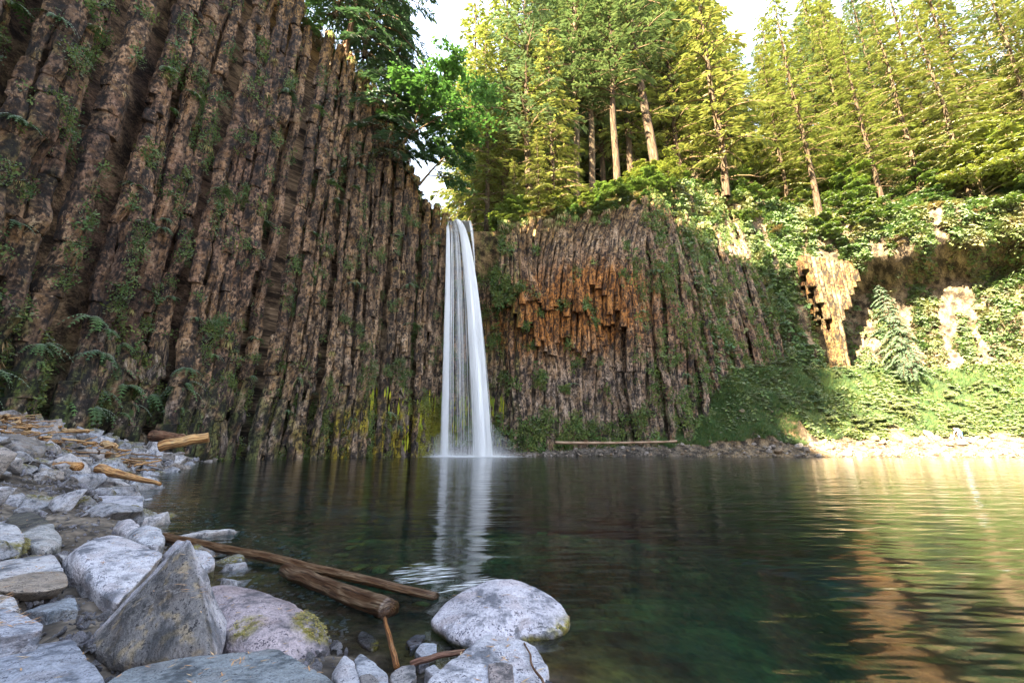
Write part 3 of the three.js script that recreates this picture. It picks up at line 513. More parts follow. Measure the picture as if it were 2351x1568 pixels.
rockAt('boulder', 'narrow white stone leaning on the pointed rock', A7, [[1110, 690, 4.3], [1210, 575, 4.5], [1265, 600, 4.4], [1180, 740, 4.0]], 0.3, 0.1, { detail: 24, p: 14, rough: 0.012, colour: stoneCol([0.55, 0.55, 0.6], { wet: 0.04 }) });
rockAt('boulder', 'white stone with a wet olive edge at the end of the log', A7, [[1320, 630, 4.2], [1430, 650, 4.2], [1480, 740, 4.0], [1380, 790, 3.8], [1320, 760, 3.9]], 0.3, -0.1, { detail: 28, p: 10, rough: 0.016, colour: stoneCol([0.60, 0.60, 0.63], { wet: 0.11 }) });
rockAt('boulder', 'large smooth white boulder with a notch, standing in the water', A8, [[1060, 1110, 2.95], [1100, 1060, 3.05], [1200, 980, 3.2], [1300, 910, 3.3], [1450, 870, 3.35], [1640, 825, 3.4], [1760, 840, 3.4], [1900, 900, 3.3], [2000, 960, 3.2], [2080, 1030, 3.1], [2125, 1130, 2.95], [2030, 1250, 2.75], [1300, 1310, 2.6], [1200, 1240, 2.7], [1800, 1250, 2.65], [1600, 1320, 2.55], [1500, 1100, 2.78], [1800, 1080, 2.86]], 0.26, 0.22, { detail: 50, p: 11, rough: 0.013, uvrot: 0.8, dents: [[A8(1855, 1215, 2.68), 0.20, 0.13], [A8(1830, 1120, 2.8), 0.12, 0.03], [A8(1565, 1092, 2.77), 0.026, 0.03], [A8(1290, 1225, 2.68), 0.03, 0.02], [A8(1610, 960, 3.05), 0.03, 0.012]], colour: stoneCol([0.64, 0.62, 0.66], { blotch: 0.4, wet: 0.035, moss: (x, y, z, d) => 0.9 * sstep(0.75, 0.95, d.x) * sstep(0.10, 0.03, y) }) });
rockAt('boulder', 'pale boulder with an ochre wet end below the notched white boulder', A8, [[1490, 1205, 2.45], [1450, 1230, 2.4], [1360, 1350, 2.2], [1200, 1500, 1.95], [1050, 1545, 1.85], [1600, 1230, 2.4], [1700, 1260, 2.35], [1830, 1270, 2.35], [1900, 1330, 2.25], [1940, 1430, 2.1], [1930, 1500, 2.0], [1900, 1700, 1.75], [1100, 1700, 1.7]], 0.26, 0.05, { detail: 46, p: 14, rough: 0.016, uvrot: 1.7, dents: [[A8(1640, 1400, 2.12), 0.07, 0.03], [A8(1740, 1460, 2.05), 0.06, 0.035]], colour: stoneCol([0.62, 0.62, 0.66], { wet: 0.08 }) });
const small = [['pale pointed stone between the slab and the round boulder', [[440, 1500, 2.25], [530, 1360, 2.4], [600, 1420, 2.3], [645, 1568, 2.05], [480, 1600, 2.0]], [0.55, 0.55, 0.58]], ['grey wedge stone beside the pale pointed stone', [[590, 1400, 2.4], [640, 1350, 2.5], [720, 1430, 2.4], [830, 1500, 2.25], [835, 1568, 2.1], [640, 1560, 2.1]], [0.50, 0.52, 0.56]],
  ['rounded grey stone below the leaning stick', [[840, 1500, 2.2], [920, 1450, 2.3], [1010, 1440, 2.3], [1030, 1520, 2.15], [960, 1575, 2.05], [850, 1560, 2.1]], [0.45, 0.43, 0.42]], ['faceted blue-white stone in the shallows under the notched boulder', [[1010, 1350, 2.55], [1060, 1290, 2.65], [1160, 1300, 2.65], [1165, 1360, 2.5], [1060, 1400, 2.42]], [0.42, 0.45, 0.5]],
  ['oval grey pebble below the red stick', [[1080, 1470, 2.25], [1140, 1440, 2.3], [1210, 1490, 2.2], [1150, 1530, 2.12]], [0.5, 0.5, 0.53]], ['brown upright broken stone at the foot of the pale boulder', [[1510, 1430, 2.02], [1600, 1425, 2.05], [1680, 1440, 2.02], [1700, 1600, 1.8], [1520, 1600, 1.8]], [0.42, 0.36, 0.34]],
  ['flat pale stone under the bent stick', [[1000, 1420, 2.42], [1090, 1390, 2.5], [1110, 1420, 2.4], [1040, 1450, 2.35]], [0.48, 0.46, 0.5]], ['small brown stone tucked under the grey wedge stone', [[630, 1520, 2.12], [700, 1505, 2.15], [770, 1540, 2.08], [760, 1600, 1.98], [650, 1600, 1.98]], [0.26, 0.24, 0.23]], ['dark angular stone half in the water beside the pale boulder', [[1850, 1520, 1.98], [1960, 1560, 1.93], [2080, 1620, 1.85], [1900, 1640, 1.82]], [0.10, 0.10, 0.12]]];
small.forEach(([label, list, c], i) => rockAt('stone', label, A8, list, 0.14, 0.05, { detail: 20, p: 18, rough: 0.008, uvrot: i * 0.31, colour: stoneCol(c, { wet: 0.02 }) }));
rockAt('stone', 'wet black stone with olive moss beside the leaning stick', A8, [[605, 1255, 2.85], [650, 1225, 2.95], [765, 1290, 2.8], [775, 1330, 2.7], [720, 1365, 2.6], [640, 1300, 2.7]], 0.2, 0.0, { detail: 22, p: 12, rough: 0.012, colour: stoneCol([0.10, 0.10, 0.11], { moss: (x, y, z, d) => sstep(0.2, 0.6, d.x) }) }, M.wetstone);
rockAt('stone', 'wet blue-black stone awash behind the faceted stone', A8, [[950, 1290, 2.75], [1010, 1250, 2.85], [1085, 1245, 2.85], [1060, 1290, 2.7], [980, 1340, 2.6]], 0.15, 0.0, { detail: 18, p: 12, rough: 0.012, colour: stoneCol([0.14, 0.15, 0.18]) }, M.wetstone);
rockAt('block', 'large squared grey-brown block lying on the driftwood debris', (x, y, d) => P(x / 3.359 * 0.6122, (1500 + y / 3.359) * 0.6122, d), [[-120, 500, 13], [0, 430, 14], [240, 425, 14], [590, 550, 13.2], [570, 640, 12.6], [340, 680, 12.0], [180, 490, 12.4], [0, 480, 12.3]], 0.5, 0.0, { detail: 24, p: 30, rough: 0.03, scale: 3, colour: stoneCol([0.34, 0.32, 0.30], { rust: 0.6 }) });

// rubble: angular stones over the left bank
const PROTO = [];
{
  const R = rng(77);
  for (let k = 0; k < 12; k++) {
    const pts = [], flat = 0.45 + 0.4 * R(), lo = 0.6 + 0.3 * R();
    for (let i = 0; i < 11; i++) { const v = V(R() * 2 - 1, R() * 2 - 1, R() * 2 - 1).normalize().multiplyScalar(0.85 + 0.3 * R()); pts.push(V(v.x, v.y * flat, v.z * lo)); }
    const t = k % 6, base = [[0.62, 0.62, 0.64], [0.44, 0.45, 0.47], [0.68, 0.66, 0.65], [0.33, 0.32, 0.31], [0.50, 0.45, 0.40], [0.52, 0.54, 0.58]][t];
    PROTO.push(hullRock(pts, { detail: 15, p: 34, rough: 0.045, scale: 2.2, uvrot: k, colour: stoneCol(base, { rust: t === 3 ? 0.5 : 0.1, moss: k % 4 === 3 ? (x, y, z, d) => sstep(0.2, 0.8, d.y + 0.4 * d.x) * 0.8 : null }) }));
  }
}
{                                             // broken blocks that jut from the foot of the left wall
  const Q = rng(89), BLOCK = [[0.5, 0.46, 0.40], [0.34, 0.32, 0.31], [0.44, 0.36, 0.28], [0.26, 0.22, 0.19]].map((c, i) => hullRock(Array.from({ length: 11 }, () => V(Q() * 2 - 1, Q() * 2 - 1, Q() * 2 - 1).normalize()), { detail: 12, p: 26, rough: 0.05, scale: 2, uvrot: i, colour: stoneCol(c, { moss: (x, y, z, d) => 0.5 * sstep(0.2, 0.9, d.y) }) }));
  const R = rng(88), LC = COLS.filter((c) => c.side === 'L' && c.s > 2.8);
  for (let n = 0; n < 95; n++) {
    const k = LC[Math.floor(R() * LC.length)], y = k.q.foot + 0.4 + Math.pow(R(), 1.5) * 7.5, b = k.o.bend(y), o = k.o, g = mesh('rock_block', BLOCK[n % 4], M.cliff, cliffL), sc = 0.4 + 0.55 * R(), out = o.r * 0.7 + 0.15;
    g.position.set(o.x + o.lx * (y - o.yref) + b[0] - k.q.nx * out, y, o.z + o.lz * (y - o.yref) + b[1] - k.q.nz * out); g.scale.set(sc * 0.8, sc * (1.3 + R()), sc * 0.8); g.rotation.set((R() - 0.5) * 0.5, R() * 6.28, (R() - 0.5) * 0.5);
  }
}
const placed = [];
{
  const R = rng(31);
  let count = 0, tries = 0;
  while (count < 300 && tries++ < 14000) {
    const dist = 4.3 + Math.pow(R(), 1.9) * 34, u = -60 + R() * 700, x = (u - 1175) / 1000 * dist, z = -dist, d = shoreDist(x, z);
    if (d < -0.5 || x < -27 - 0) continue;
    const { d: wd } = nearest(x, z); if (wd > -0.4) continue;
    const big = R(), r = (0.12 + 0.38 * big * big * big + 0.10 * R()) * lerp(1.35, 2.1, sstep(4, 22, dist));
    if (d < 0 && r < -d) continue;
    if (hero.some((h) => Math.hypot(h[0] - x, h[1] - z) < h[2] * 1.7 + r * 0.5)) continue;
    if (placed.some((q) => Math.hypot(q[0] - x, q[1] - z) < (q[2] + r) * 0.52)) continue;
    placed.push([x, z, r]);
    const wet = d < 0.25, k = Math.floor(R() * 12), m = mesh(r > 0.55 ? 'boulder' : 'stone', PROTO[k], wet && R() < 0.4 ? M.wetstone : M.stone);
    m.scale.set(r, r * (0.6 + 0.5 * R()), r * (0.8 + 0.4 * R())); m.rotation.set((R() - 0.5) * 0.9, R() * 6.28, (R() - 0.5) * 0.9); m.position.set(x, groundY(x, z, d) + r * 0.12, z);
    const look = ['pale blue-white', 'mid grey', 'chalky white', 'dark grey', 'brownish grey', 'blue-grey'][k % 6] + (k % 4 === 3 ? ' mossy-topped' : '') + (wet ? ' wet-footed' : ''); if (r > 0.55) tag(m, `big ${look} angular boulder in the rubble below the dark cliff`, 'rock', `big ${look} boulders in the rubble`); else tag(m, `loose ${look} angular stone in the rubble on the bank`, 'rock', `loose ${look} stones on the bank`);
    count++;
  }
  // pebbles between
  const N = 11000, im = new THREE.InstancedMesh(PROTO[1], M.stone, N), q = new THREE.Quaternion(), m4 = new THREE.Matrix4(), e = new THREE.Euler(), c = new THREE.Color(); let k = 0;
  const low = hullRock(Array.from({ length: 10 }, () => V(R() * 2 - 1, R() * 1.4 - 0.7, R() * 2 - 1)), { detail: 4, p: 20, rough: 0.05, colour: () => [0.5, 0.5, 0.52] }); im.geometry = low;
  while (k < N) {
    const dist = 2.2 + Math.pow(R(), 1.3) * 36, u = -60 + R() * 900, x = (u - 1175) / 1000 * dist, z = -dist, d = shoreDist(x, z);
    if (d < -1.2 || nearest(x, z).d > 0) { if (R() < 0.002) k++; continue; }
    const s = (0.016 + 0.06 * R() * R()) * lerp(0.6, 2.0, sstep(3, 22, dist)); e.set(R() * 6, R() * 6, R() * 6); q.setFromEuler(e); m4.compose(V(x, groundY(x, z, d) + s * 0.3, z), q, V(s, s, s)); im.setMatrixAt(k, m4); const t = 0.55 + 0.6 * R(); im.setColorAt(k, c.setRGB(t, t * 0.98, t * (0.95 + 0.1 * R()))); k++;
  }
  im.name = nm('pebbles'); tag(im, 'small loose pebbles filling the gaps on the rubble bank', 'pebbles', null, 'stuff'); im.castShadow = im.receiveShadow = true; scene.add(im);
}
// stones on the far beach
{
  const R = rng(41), pr = [];
  for (let k = 0; k < 6; k++) pr.push(hullRock(Array.from({ length: 12 }, () => V(R() * 2 - 1, R() * 2 - 1, R() * 2 - 1).normalize().multiply(V(1, 0.7, 0.85))), { detail: 7, p: 10, rough: 0.06, scale: 2, colour: stoneCol([[0.46, 0.40, 0.33], [0.42, 0.36, 0.28], [0.38, 0.33, 0.28], [0.44, 0.32, 0.20], [0.52, 0.46, 0.39], [0.34, 0.28, 0.21]][k], { rust: 0.4 }) }));
  let n = 0, t = 0; const done = [];
  while (n < 300 && t++ < 20000) {
    const x = -1 + 58 * Math.pow(R(), 0.8), d = 0.05 + Math.pow(R(), 1.3) * 6.6 * sstep(-2, 24, x), zz = -44 - R() * 10, dd = shoreDist(x, zz);
    if (Math.abs(dd - d) > 0.25 || dd < 0) continue;
    const r = (0.17 + 0.34 * R() * R()) * (0.8 + 0.75 * sstep(20, 34, x)); if (done.some((q) => Math.hypot(q[0] - x, q[1] - zz) < (q[2] + r) * 0.75)) continue; done.push([x, zz, r]);
    const ki = Math.floor(R() * 6), tone = ['sandy', 'tan', 'grey-brown', 'rust-stained', 'pale', 'dark brown'][ki], m = mesh('beach_stone', pr[ki], M.stone); m.scale.set(r * 1.2, r, r); m.rotation.set((R() - 0.5) * 0.8, R() * 6.28, (R() - 0.5) * 0.8); m.position.set(x, groundY(x, zz, dd) + r * 0.3, zz);
    if (x > 26) tag(m, `rounded ${tone} stone on the sunlit far beach`, 'stone', `${tone} stones of the sunlit far beach`); else tag(m, `${tone} stone on the shaded far shore under the column wall`, 'stone', `${tone} stones of the shaded far shore`);
    n++;
  }
  const N = 6000, im = new THREE.InstancedMesh(pr[0], M.stone, N), q = new THREE.Quaternion(), e = new THREE.Euler(), m4 = new THREE.Matrix4(), c = new THREE.Color(); let k = 0;
  im.geometry = hullRock(Array.from({ length: 10 }, () => V(R() * 2 - 1, R() * 1.4 - 0.7, R() * 2 - 1)), { detail: 3, p: 14, rough: 0.05, colour: () => [0.42, 0.37, 0.30] });
  while (k < N) { const x = -3 + 62 * R(), z = -44 - 9 * R(), d = shoreDist(x, z); if (d < -0.3 || d > 7 * sstep(-2, 24, x) + 0.8) continue; const s = 0.05 + 0.14 * R() * R(); e.set(R() * 6, R() * 6, R() * 6); q.setFromEuler(e); m4.compose(V(x, groundY(x, z, d) + s * 0.3, z), q, V(s, s, s)); im.setMatrixAt(k, m4); const b = 0.6 + 0.55 * R(); im.setColorAt(k, c.setRGB(b, b * 0.96, b * 0.9)); k++; }
  im.name = nm('beach_shingle'); tag(im, 'fine shingle between the stones of the far beach', 'shingle', null, 'stuff'); im.castShadow = im.receiveShadow = true; scene.add(im);
  // stones on the bed, seen through the shallows
  const sb = rng(43), YST = hullRock(Array.from({ length: 12 }, () => V(sb() * 2 - 1, sb() * 2 - 1, sb() * 2 - 1).normalize()), { detail: 7, p: 9, rough: 0.06, scale: 2, colour: stoneCol([0.34, 0.29, 0.07], {}) }); let b = 0; const bed = [];
  while (b < 46) { const x = -2.5 + 6.5 * sb(), z = -4 - 7 * sb(), d = shoreDist(x, z); if (d > -0.4) continue; const r = 0.05 + 0.09 * sb(); if (bed.some((q2) => Math.hypot(q2[0] - x, q2[1] - z) < (q2[2] + r) * 0.8)) { b += 0.2; continue; } bed.push([x, z, r]); const m = mesh('submerged_stone', pr[Math.floor(sb() * 6)], M.stone); m.scale.set(r * 1.3, r * 0.6, r); m.rotation.y = sb() * 6; m.position.set(x, groundY(x, z, d) + 0.04, z); m.geometry = YST; tag(m, 'yellowish stone under the shallow water', 'stone', 'stones on the pool bed'); b++; }
}

// ------------------------------------------------------------------ logs and driftwood
function log(name, label, a, b, r0, r1, { sag = 0, col = [0.5, 0.36, 0.22], mat = M.wood, knots = 0.06, ends = true, seed = 1, sides = 14, seg = 40, group: gr, wob = 0.6 } = {}) {
  const B = new Buf(), pts = [], L = a.distanceTo(b), o = a.clone();
  for (let i = 0; i <= seg; i++) { const f = i / seg, p = a.clone().lerp(b, f).sub(o); p.y += -sag * 4 * f * (1 - f) + wob * 0.25 * r0 * n3(f * 3, seed, 0); p.x += wob * 0.5 * r0 * n3(f * 2.5, seed, 5); p.z += wob * 0.4 * r0 * n3(f * 2.5, seed, 9); pts.push(p); }
  B.tube(pts, (f, q) => lerp(r0, r1, f) * (1 + knots * n3(Math.cos(q) * 1.2 + seed, f * L * 1.4, Math.sin(q) * 1.2) + 0.03 * n3(Math.cos(q) * 5, f * L * 6, Math.sin(q) * 5 + seed)), sides, (f, q) => mixc(col, [0.34, 0.29, 0.24], 0.45 * sstep(0, 0.5, fbm(Math.cos(q) * 2.5, f * L * 3 + seed, Math.sin(q) * 2.5, 3))), 0.6 / Math.max(0.2, r0 * 6));
  const c0 = B.cap0, c1 = B.cap1; B.fan(c0, pts[0], mul(col, 1.25), true); B.fan(c1, pts[seg], mul(col, 1.25), false);
  const m = mesh(name, B.geo(true), mat); m.position.copy(o); tag(m, label, 'driftwood', gr); return m;
}
log('log', 'long brown log lying half sunk behind the round boulder', A7(1120, 572, 5.5), A8(1160, 985, 3.5), 0.052, 0.038, { col: [0.15, 0.095, 0.06], mat: M.wetwood, sag: -0.02, knots: 0.05, seed: 3 });
log('log', 'thick dark broken log awash beside the round boulder', A8(120, 800, 4.2), A8(830, 1085, 3.16), 0.072, 0.085, { col: [0.10, 0.062, 0.042], mat: M.wetwood, seed: 8, knots: 0.05 });
log('stick', 'orange-brown stick standing in the water by the broken log', A8(805, 1130, 2.95), A8(888, 1462, 2.3), 0.013, 0.016, { col: [0.42, 0.2, 0.06], seed: 4, seg: 14, sides: 8 });
log('stick', 'purplish bent stick lying under the notched white boulder', A8(975, 1445, 2.32), A8(1355, 1357, 2.42), 0.017, 0.014, { col: [0.26, 0.15, 0.13], seed: 6, seg: 16, sides: 8, sag: -0.012 });
log('twig', 'thin pale twig hanging over the ochre wet end of the boulder', A8(1760, 1285, 2.3), A8(1885, 1575, 1.82), 0.004, 0.006, { col: [0.4, 0.26, 0.18], seed: 2, seg: 16, sides: 6, wob: 6 });
const Z1 = (x, y) => [x / 3.359 * 0.6122, (1500 + y / 3.359) * 0.6122];
log('log', 'straight orange peeled log resting on the rubble', P(...Z1(150, 812), 12.2), P(...Z1(985, 840), 11.2), 0.125, 0.11, { col: [0.66, 0.42, 0.20], seed: 11, knots: 0.07 });
log('log', 'tapering orange log reaching from the rubble into the water', P(...Z1(1230, 868), 11.0), P(...Z1(2025, 1062), 9.6), 0.125, 0.035, { col: [0.64, 0.41, 0.20], seed: 12, knots: 0.09 });
log('log', 'pale split log propped on rocks under the dark cliff', P(...Z1(2010, 580), 21), P(...Z1(2620, 470), 22), 0.26, 0.24, { col: [0.66, 0.46, 0.24], seed: 14 });
log('log', 'dark weathered log behind the pale split log', P(...Z1(1930, 450), 23), P(...Z1(2300, 490), 22), 0.3, 0.22, { col: [0.2, 0.11, 0.07], seed: 15 });
log('log', 'long grey bowed log lying on the far shore', onZ(1275, 1016, -49.6), onZ(1555, 1013, -48.6), 0.17, 0.11, { col: [0.55, 0.44, 0.38], seed: 21, sag: 0.12 });
{
  const R = rng(53);
  const col = () => [[0.62, 0.42, 0.22], [0.5, 0.34, 0.2], [0.34, 0.24, 0.16], [0.7, 0.55, 0.36]][Math.floor(R() * 4)];
  for (let k = 0; k < 110; k++) {             // the wrack of sticks below the left cliff
    const px = Math.pow(R(), 1.4) * 1900 - 60, py = 200 + R() * 330 + px * 0.06, c = Z1(px, py), dist = lerp(20, 24, px / 1900) - (py - 200) / 330 * 5, p = P(c[0], c[1], dist), { d } = nearest(p.x, p.z); if (d > -0.3) continue;
    p.y = groundY(p.x, p.z) + 0.12 + 0.25 * R();
    const a = R() * 6.28, L = 0.5 + 2 * R() * R(), q = p.clone().add(V(Math.cos(a) * L, (R() - 0.4) * 0.45 * Math.min(1, L), Math.sin(a) * L * 0.8)), r = 0.02 + 0.05 * R() * R() * (1 + L);
    log('driftwood_stick', 'dry driftwood stick in the tangle below the dark cliff', p, q, r, r * 0.6, { col: col(), seed: k, seg: 7, sides: 6, wob: 3, group: 'driftwood tangle below the cliff' });
  }
  for (const [x0, y0, x1, y1, r] of [[0, 400, 330, 400, 0.16], [20, 380, 280, 290, 0.13], [330, 420, 360, 330, 0.12], [1300, 560, 1450, 580, 0.14], [800, 380, 1080, 400, 0.1], [0, 240, 100, 190, 0.09]]) log('driftwood_log', 'short sun-bleached driftwood log in the tangle of sticks', P(...Z1(x0, y0), 18.5), P(...Z1(x1, y1), 18), r, r * 0.8, { col: [0.72, 0.56, 0.36], seed: x0 + y1, seg: 14, sides: 10, wob: 2, group: 'bleached logs in the tangle' });
}

// ------------------------------------------------------------------ trees
const jit = (c, R, k = 0.35) => { const t = 1 - k / 2 + k * R(); return [c[0] * t * (1 + 0.25 * (R() - 0.5)), c[1] * t, c[2] * t]; };
function conifer(seed, { H = 30, c0 = 0.22, rad = 4.4, limbs = 105, dens = 22, droop = 0.3, col = [0.10, 0.145, 0.04], thin = 1, bend = 0, side = 0, spray = 1 } = {}) {
  const R = rng(seed), root = new THREE.Group(), F = new Buf(), L = new Buf(), T = new Buf(), pts = [], bk = [0.14, 0.11, 0.085];
  for (let i = 0; i <= 14; i++) { const f = i / 14; pts.push(V(bend * H * f * f + 0.25 * n3(f * 2, seed, 0), f * H - (i ? 0 : 0.8), 0.25 * n3(f * 2, seed, 5))); }
  const axis = (f) => { const k = clamp(f, 0, 0.999) * 14, i = Math.floor(k); return pts[i].clone().lerp(pts[i + 1], k - i); };
  T.tube(pts, (f, q) => H * 0.0100 * (Math.pow(1 - f, 0.85) + 0.03 + 0.5 * Math.max(0, 0.05 - f) * 10) * (1 + 0.12 * n3(Math.cos(q) * 2, f * 9, Math.sin(q) * 2 + seed)), 10, (f, q) => mixc(bk, [0.10, 0.09, 0.06], sstep(-0.2, 0.5, n3(Math.cos(q), f * 14, Math.sin(q) + seed))), 0.5);
  for (let i = 0; i < limbs; i++) {
    const bare = i < limbs * 0.08, f = bare ? c0 * (0.45 + 0.6 * R()) : c0 + (0.995 - c0) * Math.pow((i - limbs * 0.08) / (limbs * 0.92), 1.05), e = (f - c0) / (1 - c0);
    let len = bare ? 1.2 + 1.5 * R() : rad * Math.pow(1 - e, 0.72) * (0.55 + 0.6 * R()) * (0.75 + 0.25 * sstep(0, 0.18, e)) + 0.35;
    const az = i * 2.399 + R() * 0.8; if (side) len *= 1 + side * Math.cos(az);
    const ca = Math.cos(az), sa = Math.sin(az), o = axis(f), dr = droop * (0.6 + 0.8 * R()) * (1 - 0.5 * e), up = 0.18 + 0.25 * e;
    const at = (k) => V(o.x + ca * len * k, o.y + len * (up * k - (dr + up) * k * k + 0.1 * k * k * k), o.z + sa * len * k);
    const lw = 0.012 * len + 0.012; L.tube([o, at(0.35), at(0.7), at(1)], [lw * 1.6, lw, lw * 0.6, 0.006], 3, [0.20, 0.16, 0.11]);
    if (bare) { for (let k = 0; k < 5; k++) { const p = at(0.3 + 0.7 * R()), s = R() < 0.5 ? 1 : -1; L.tube([p, p.clone().add(V(ca * 0.5 - sa * s * 0.4, -0.1 - 0.3 * R(), sa * 0.5 + ca * s * 0.4))], [0.012, 0.004], 3, [0.22, 0.18, 0.13]); } continue; }
    const n = Math.ceil(len * dens * thin);
    for (let k = 0; k < n; k++) {
      const t = 0.12 + 0.88 * Math.pow(R(), 0.8), p = at(t), s = R() < 0.5 ? -1 : 1, wid = (1.12 - t) * len * 0.34 * R(), out = 0.35 + 0.5 * R();
      p.x += -sa * s * wid; p.z += ca * s * wid; p.y -= wid * 0.25 + 0.1 * R();
      const sl = (0.30 + 0.55 * R()) * (0.8 + 0.05 * H / 10) * spray, d = V(ca * out - sa * s * (1 - out * 0.6), -0.22 - 0.5 * R() * droop * 2, sa * out + ca * s * (1 - out * 0.6)).normalize().multiplyScalar(sl);
      const w = V(-d.z, (R() - 0.5) * 0.4, d.x).normalize().multiplyScalar(sl * (0.11 + 0.06 * R()));
      F.leaf(p, d, w, jit(col, R, 0.6));
    }
  }
  mesh('trunk', T.geo(true), M.bark, root); mesh('limbs', L.geo(true), M.bark, root); mesh('crown', F.geo(), M.needle, root);
  root.children[1].userData.kind = 'stuff';
  return root;
}
function broadleaf(seed, { H = 10, W = 5, trunkH = 0.3, limbs = 9, twigs = 22, leaves = 22, leaf = 0.22, col = [0.08, 0.15, 0.025], lean = 0, bark = [0.20, 0.17, 0.12], stems = 1, flat = 0.6 } = {}) {
  const R = rng(seed), root = new THREE.Group(), F = new Buf(), T = new Buf();
  for (let st = 0; st < stems; st++) {
    const a0 = R() * 6.28, sp = stems > 1 ? 0.25 * H * R() : 0, top = V(Math.cos(a0) * sp + lean * H * 0.5, H * (0.7 + 0.2 * R()), Math.sin(a0) * sp), base = V(Math.cos(a0) * sp * 0.15, -0.3, Math.sin(a0) * sp * 0.15);
    const mid = base.clone().lerp(top, 0.5).add(V(-lean * H * 0.08, 0, 0.3 * (R() - 0.5))), cv = new THREE.CatmullRomCurve3([base, mid, top]), tp = cv.getPoints(9), r0 = H * 0.016 / Math.sqrt(stems) + 0.02;
    T.tube(tp, (f) => r0 * (1.05 - 0.85 * f), 8, bark, 0.7);
    for (let i = 0; i < limbs; i++) {
      const f = trunkH + (1 - trunkH) * (i + R()) / limbs, o = cv.getPoint(Math.min(0.99, f)), az = i * 2.4 + R(), len = W * (0.45 + 0.55 * R()) * (1.05 - 0.6 * (f - trunkH) / (1 - trunkH)) * (1 + 0.5 * lean * Math.cos(az));
      const tip = o.clone().add(V(Math.cos(az) * len, len * (0.12 + 0.35 * R()), Math.sin(az) * len)), el = o.clone().lerp(tip, 0.55).add(V(0, len * 0.14, 0)), lc = new THREE.CatmullRomCurve3([o, el, tip]);
      T.tube(lc.getPoints(5), (g) => r0 * 0.5 * (1 - 0.85 * g) * (1.1 - 0.6 * f) + 0.006, 4, bark, 0.7);
      for (let k = 0; k < twigs; k++) {
        const g = 0.25 + 0.75 * Math.sqrt(R()), p = lc.getPoint(g), ta = R() * 6.28, tl = len * (0.14 + 0.24 * R()), q = p.clone().add(V(Math.cos(ta) * tl, tl * (R() - 0.35) * flat, Math.sin(ta) * tl));
        if (k % 2 === 0) T.tube([p, q], [0.012, 0.005], 3, bark);
        for (let j = 0; j < leaves; j++) {
          const c = q.clone().lerp(p, 0.45 * R() * R()).add(V((R() - 0.5) * tl * 0.9, (R() - 0.5) * tl * 0.45 * flat, (R() - 0.5) * tl * 0.9)), la = R() * 6.28, sl = leaf * (0.6 + 0.7 * R()), d = V(Math.cos(la), -0.25 - 0.4 * R(), Math.sin(la)).multiplyScalar(sl), w = V(-Math.sin(la), (R() - 0.5) * 0.7, Math.cos(la)).normalize().multiplyScalar(sl * 0.36);
          F.leaf(c, d, w, jit(col, R, 0.5));
        }
      }
    }
  }
  mesh('trunk', T.geo(true), M.bark, root); mesh('crown', F.geo(), M.leaf, root);
  return root;
}
function put(proto, name, pos, scale, turn, label, cat, grp, tilt) {
  const o = proto.clone(); o.name = nm(name); scene.add(o); o.position.copy(pos); o.scale.set(scale, scale, scale); o.rotation.set(tilt ? tilt[0] : 0, turn, tilt ? tilt[1] : 0, 'ZXY'); o.userData = {}; tag(o, label, cat, grp); return o;
}
const FIR = [conifer(1, { H: 34, c0: 0.20, rad: 4.6, col: [0.215, 0.245, 0.05] }), conifer(2, { H: 30, c0: 0.12, rad: 4.4, droop: 0.42, col: [0.20, 0.22, 0.045] }), conifer(3, { H: 36, c0: 0.36, rad: 4.4, col: [0.11, 0.155, 0.05], thin: 0.9 }), conifer(4, { H: 22, c0: 0.08, rad: 3.6, droop: 0.45, limbs: 90, col: [0.25, 0.265, 0.06] }), conifer(5, { H: 33, c0: 0.26, rad: 5, limbs: 95, droop: 0.35, col: [0.115, 0.165, 0.065] })];
const gy = (x, z) => rimY(x, z) - 1.1;
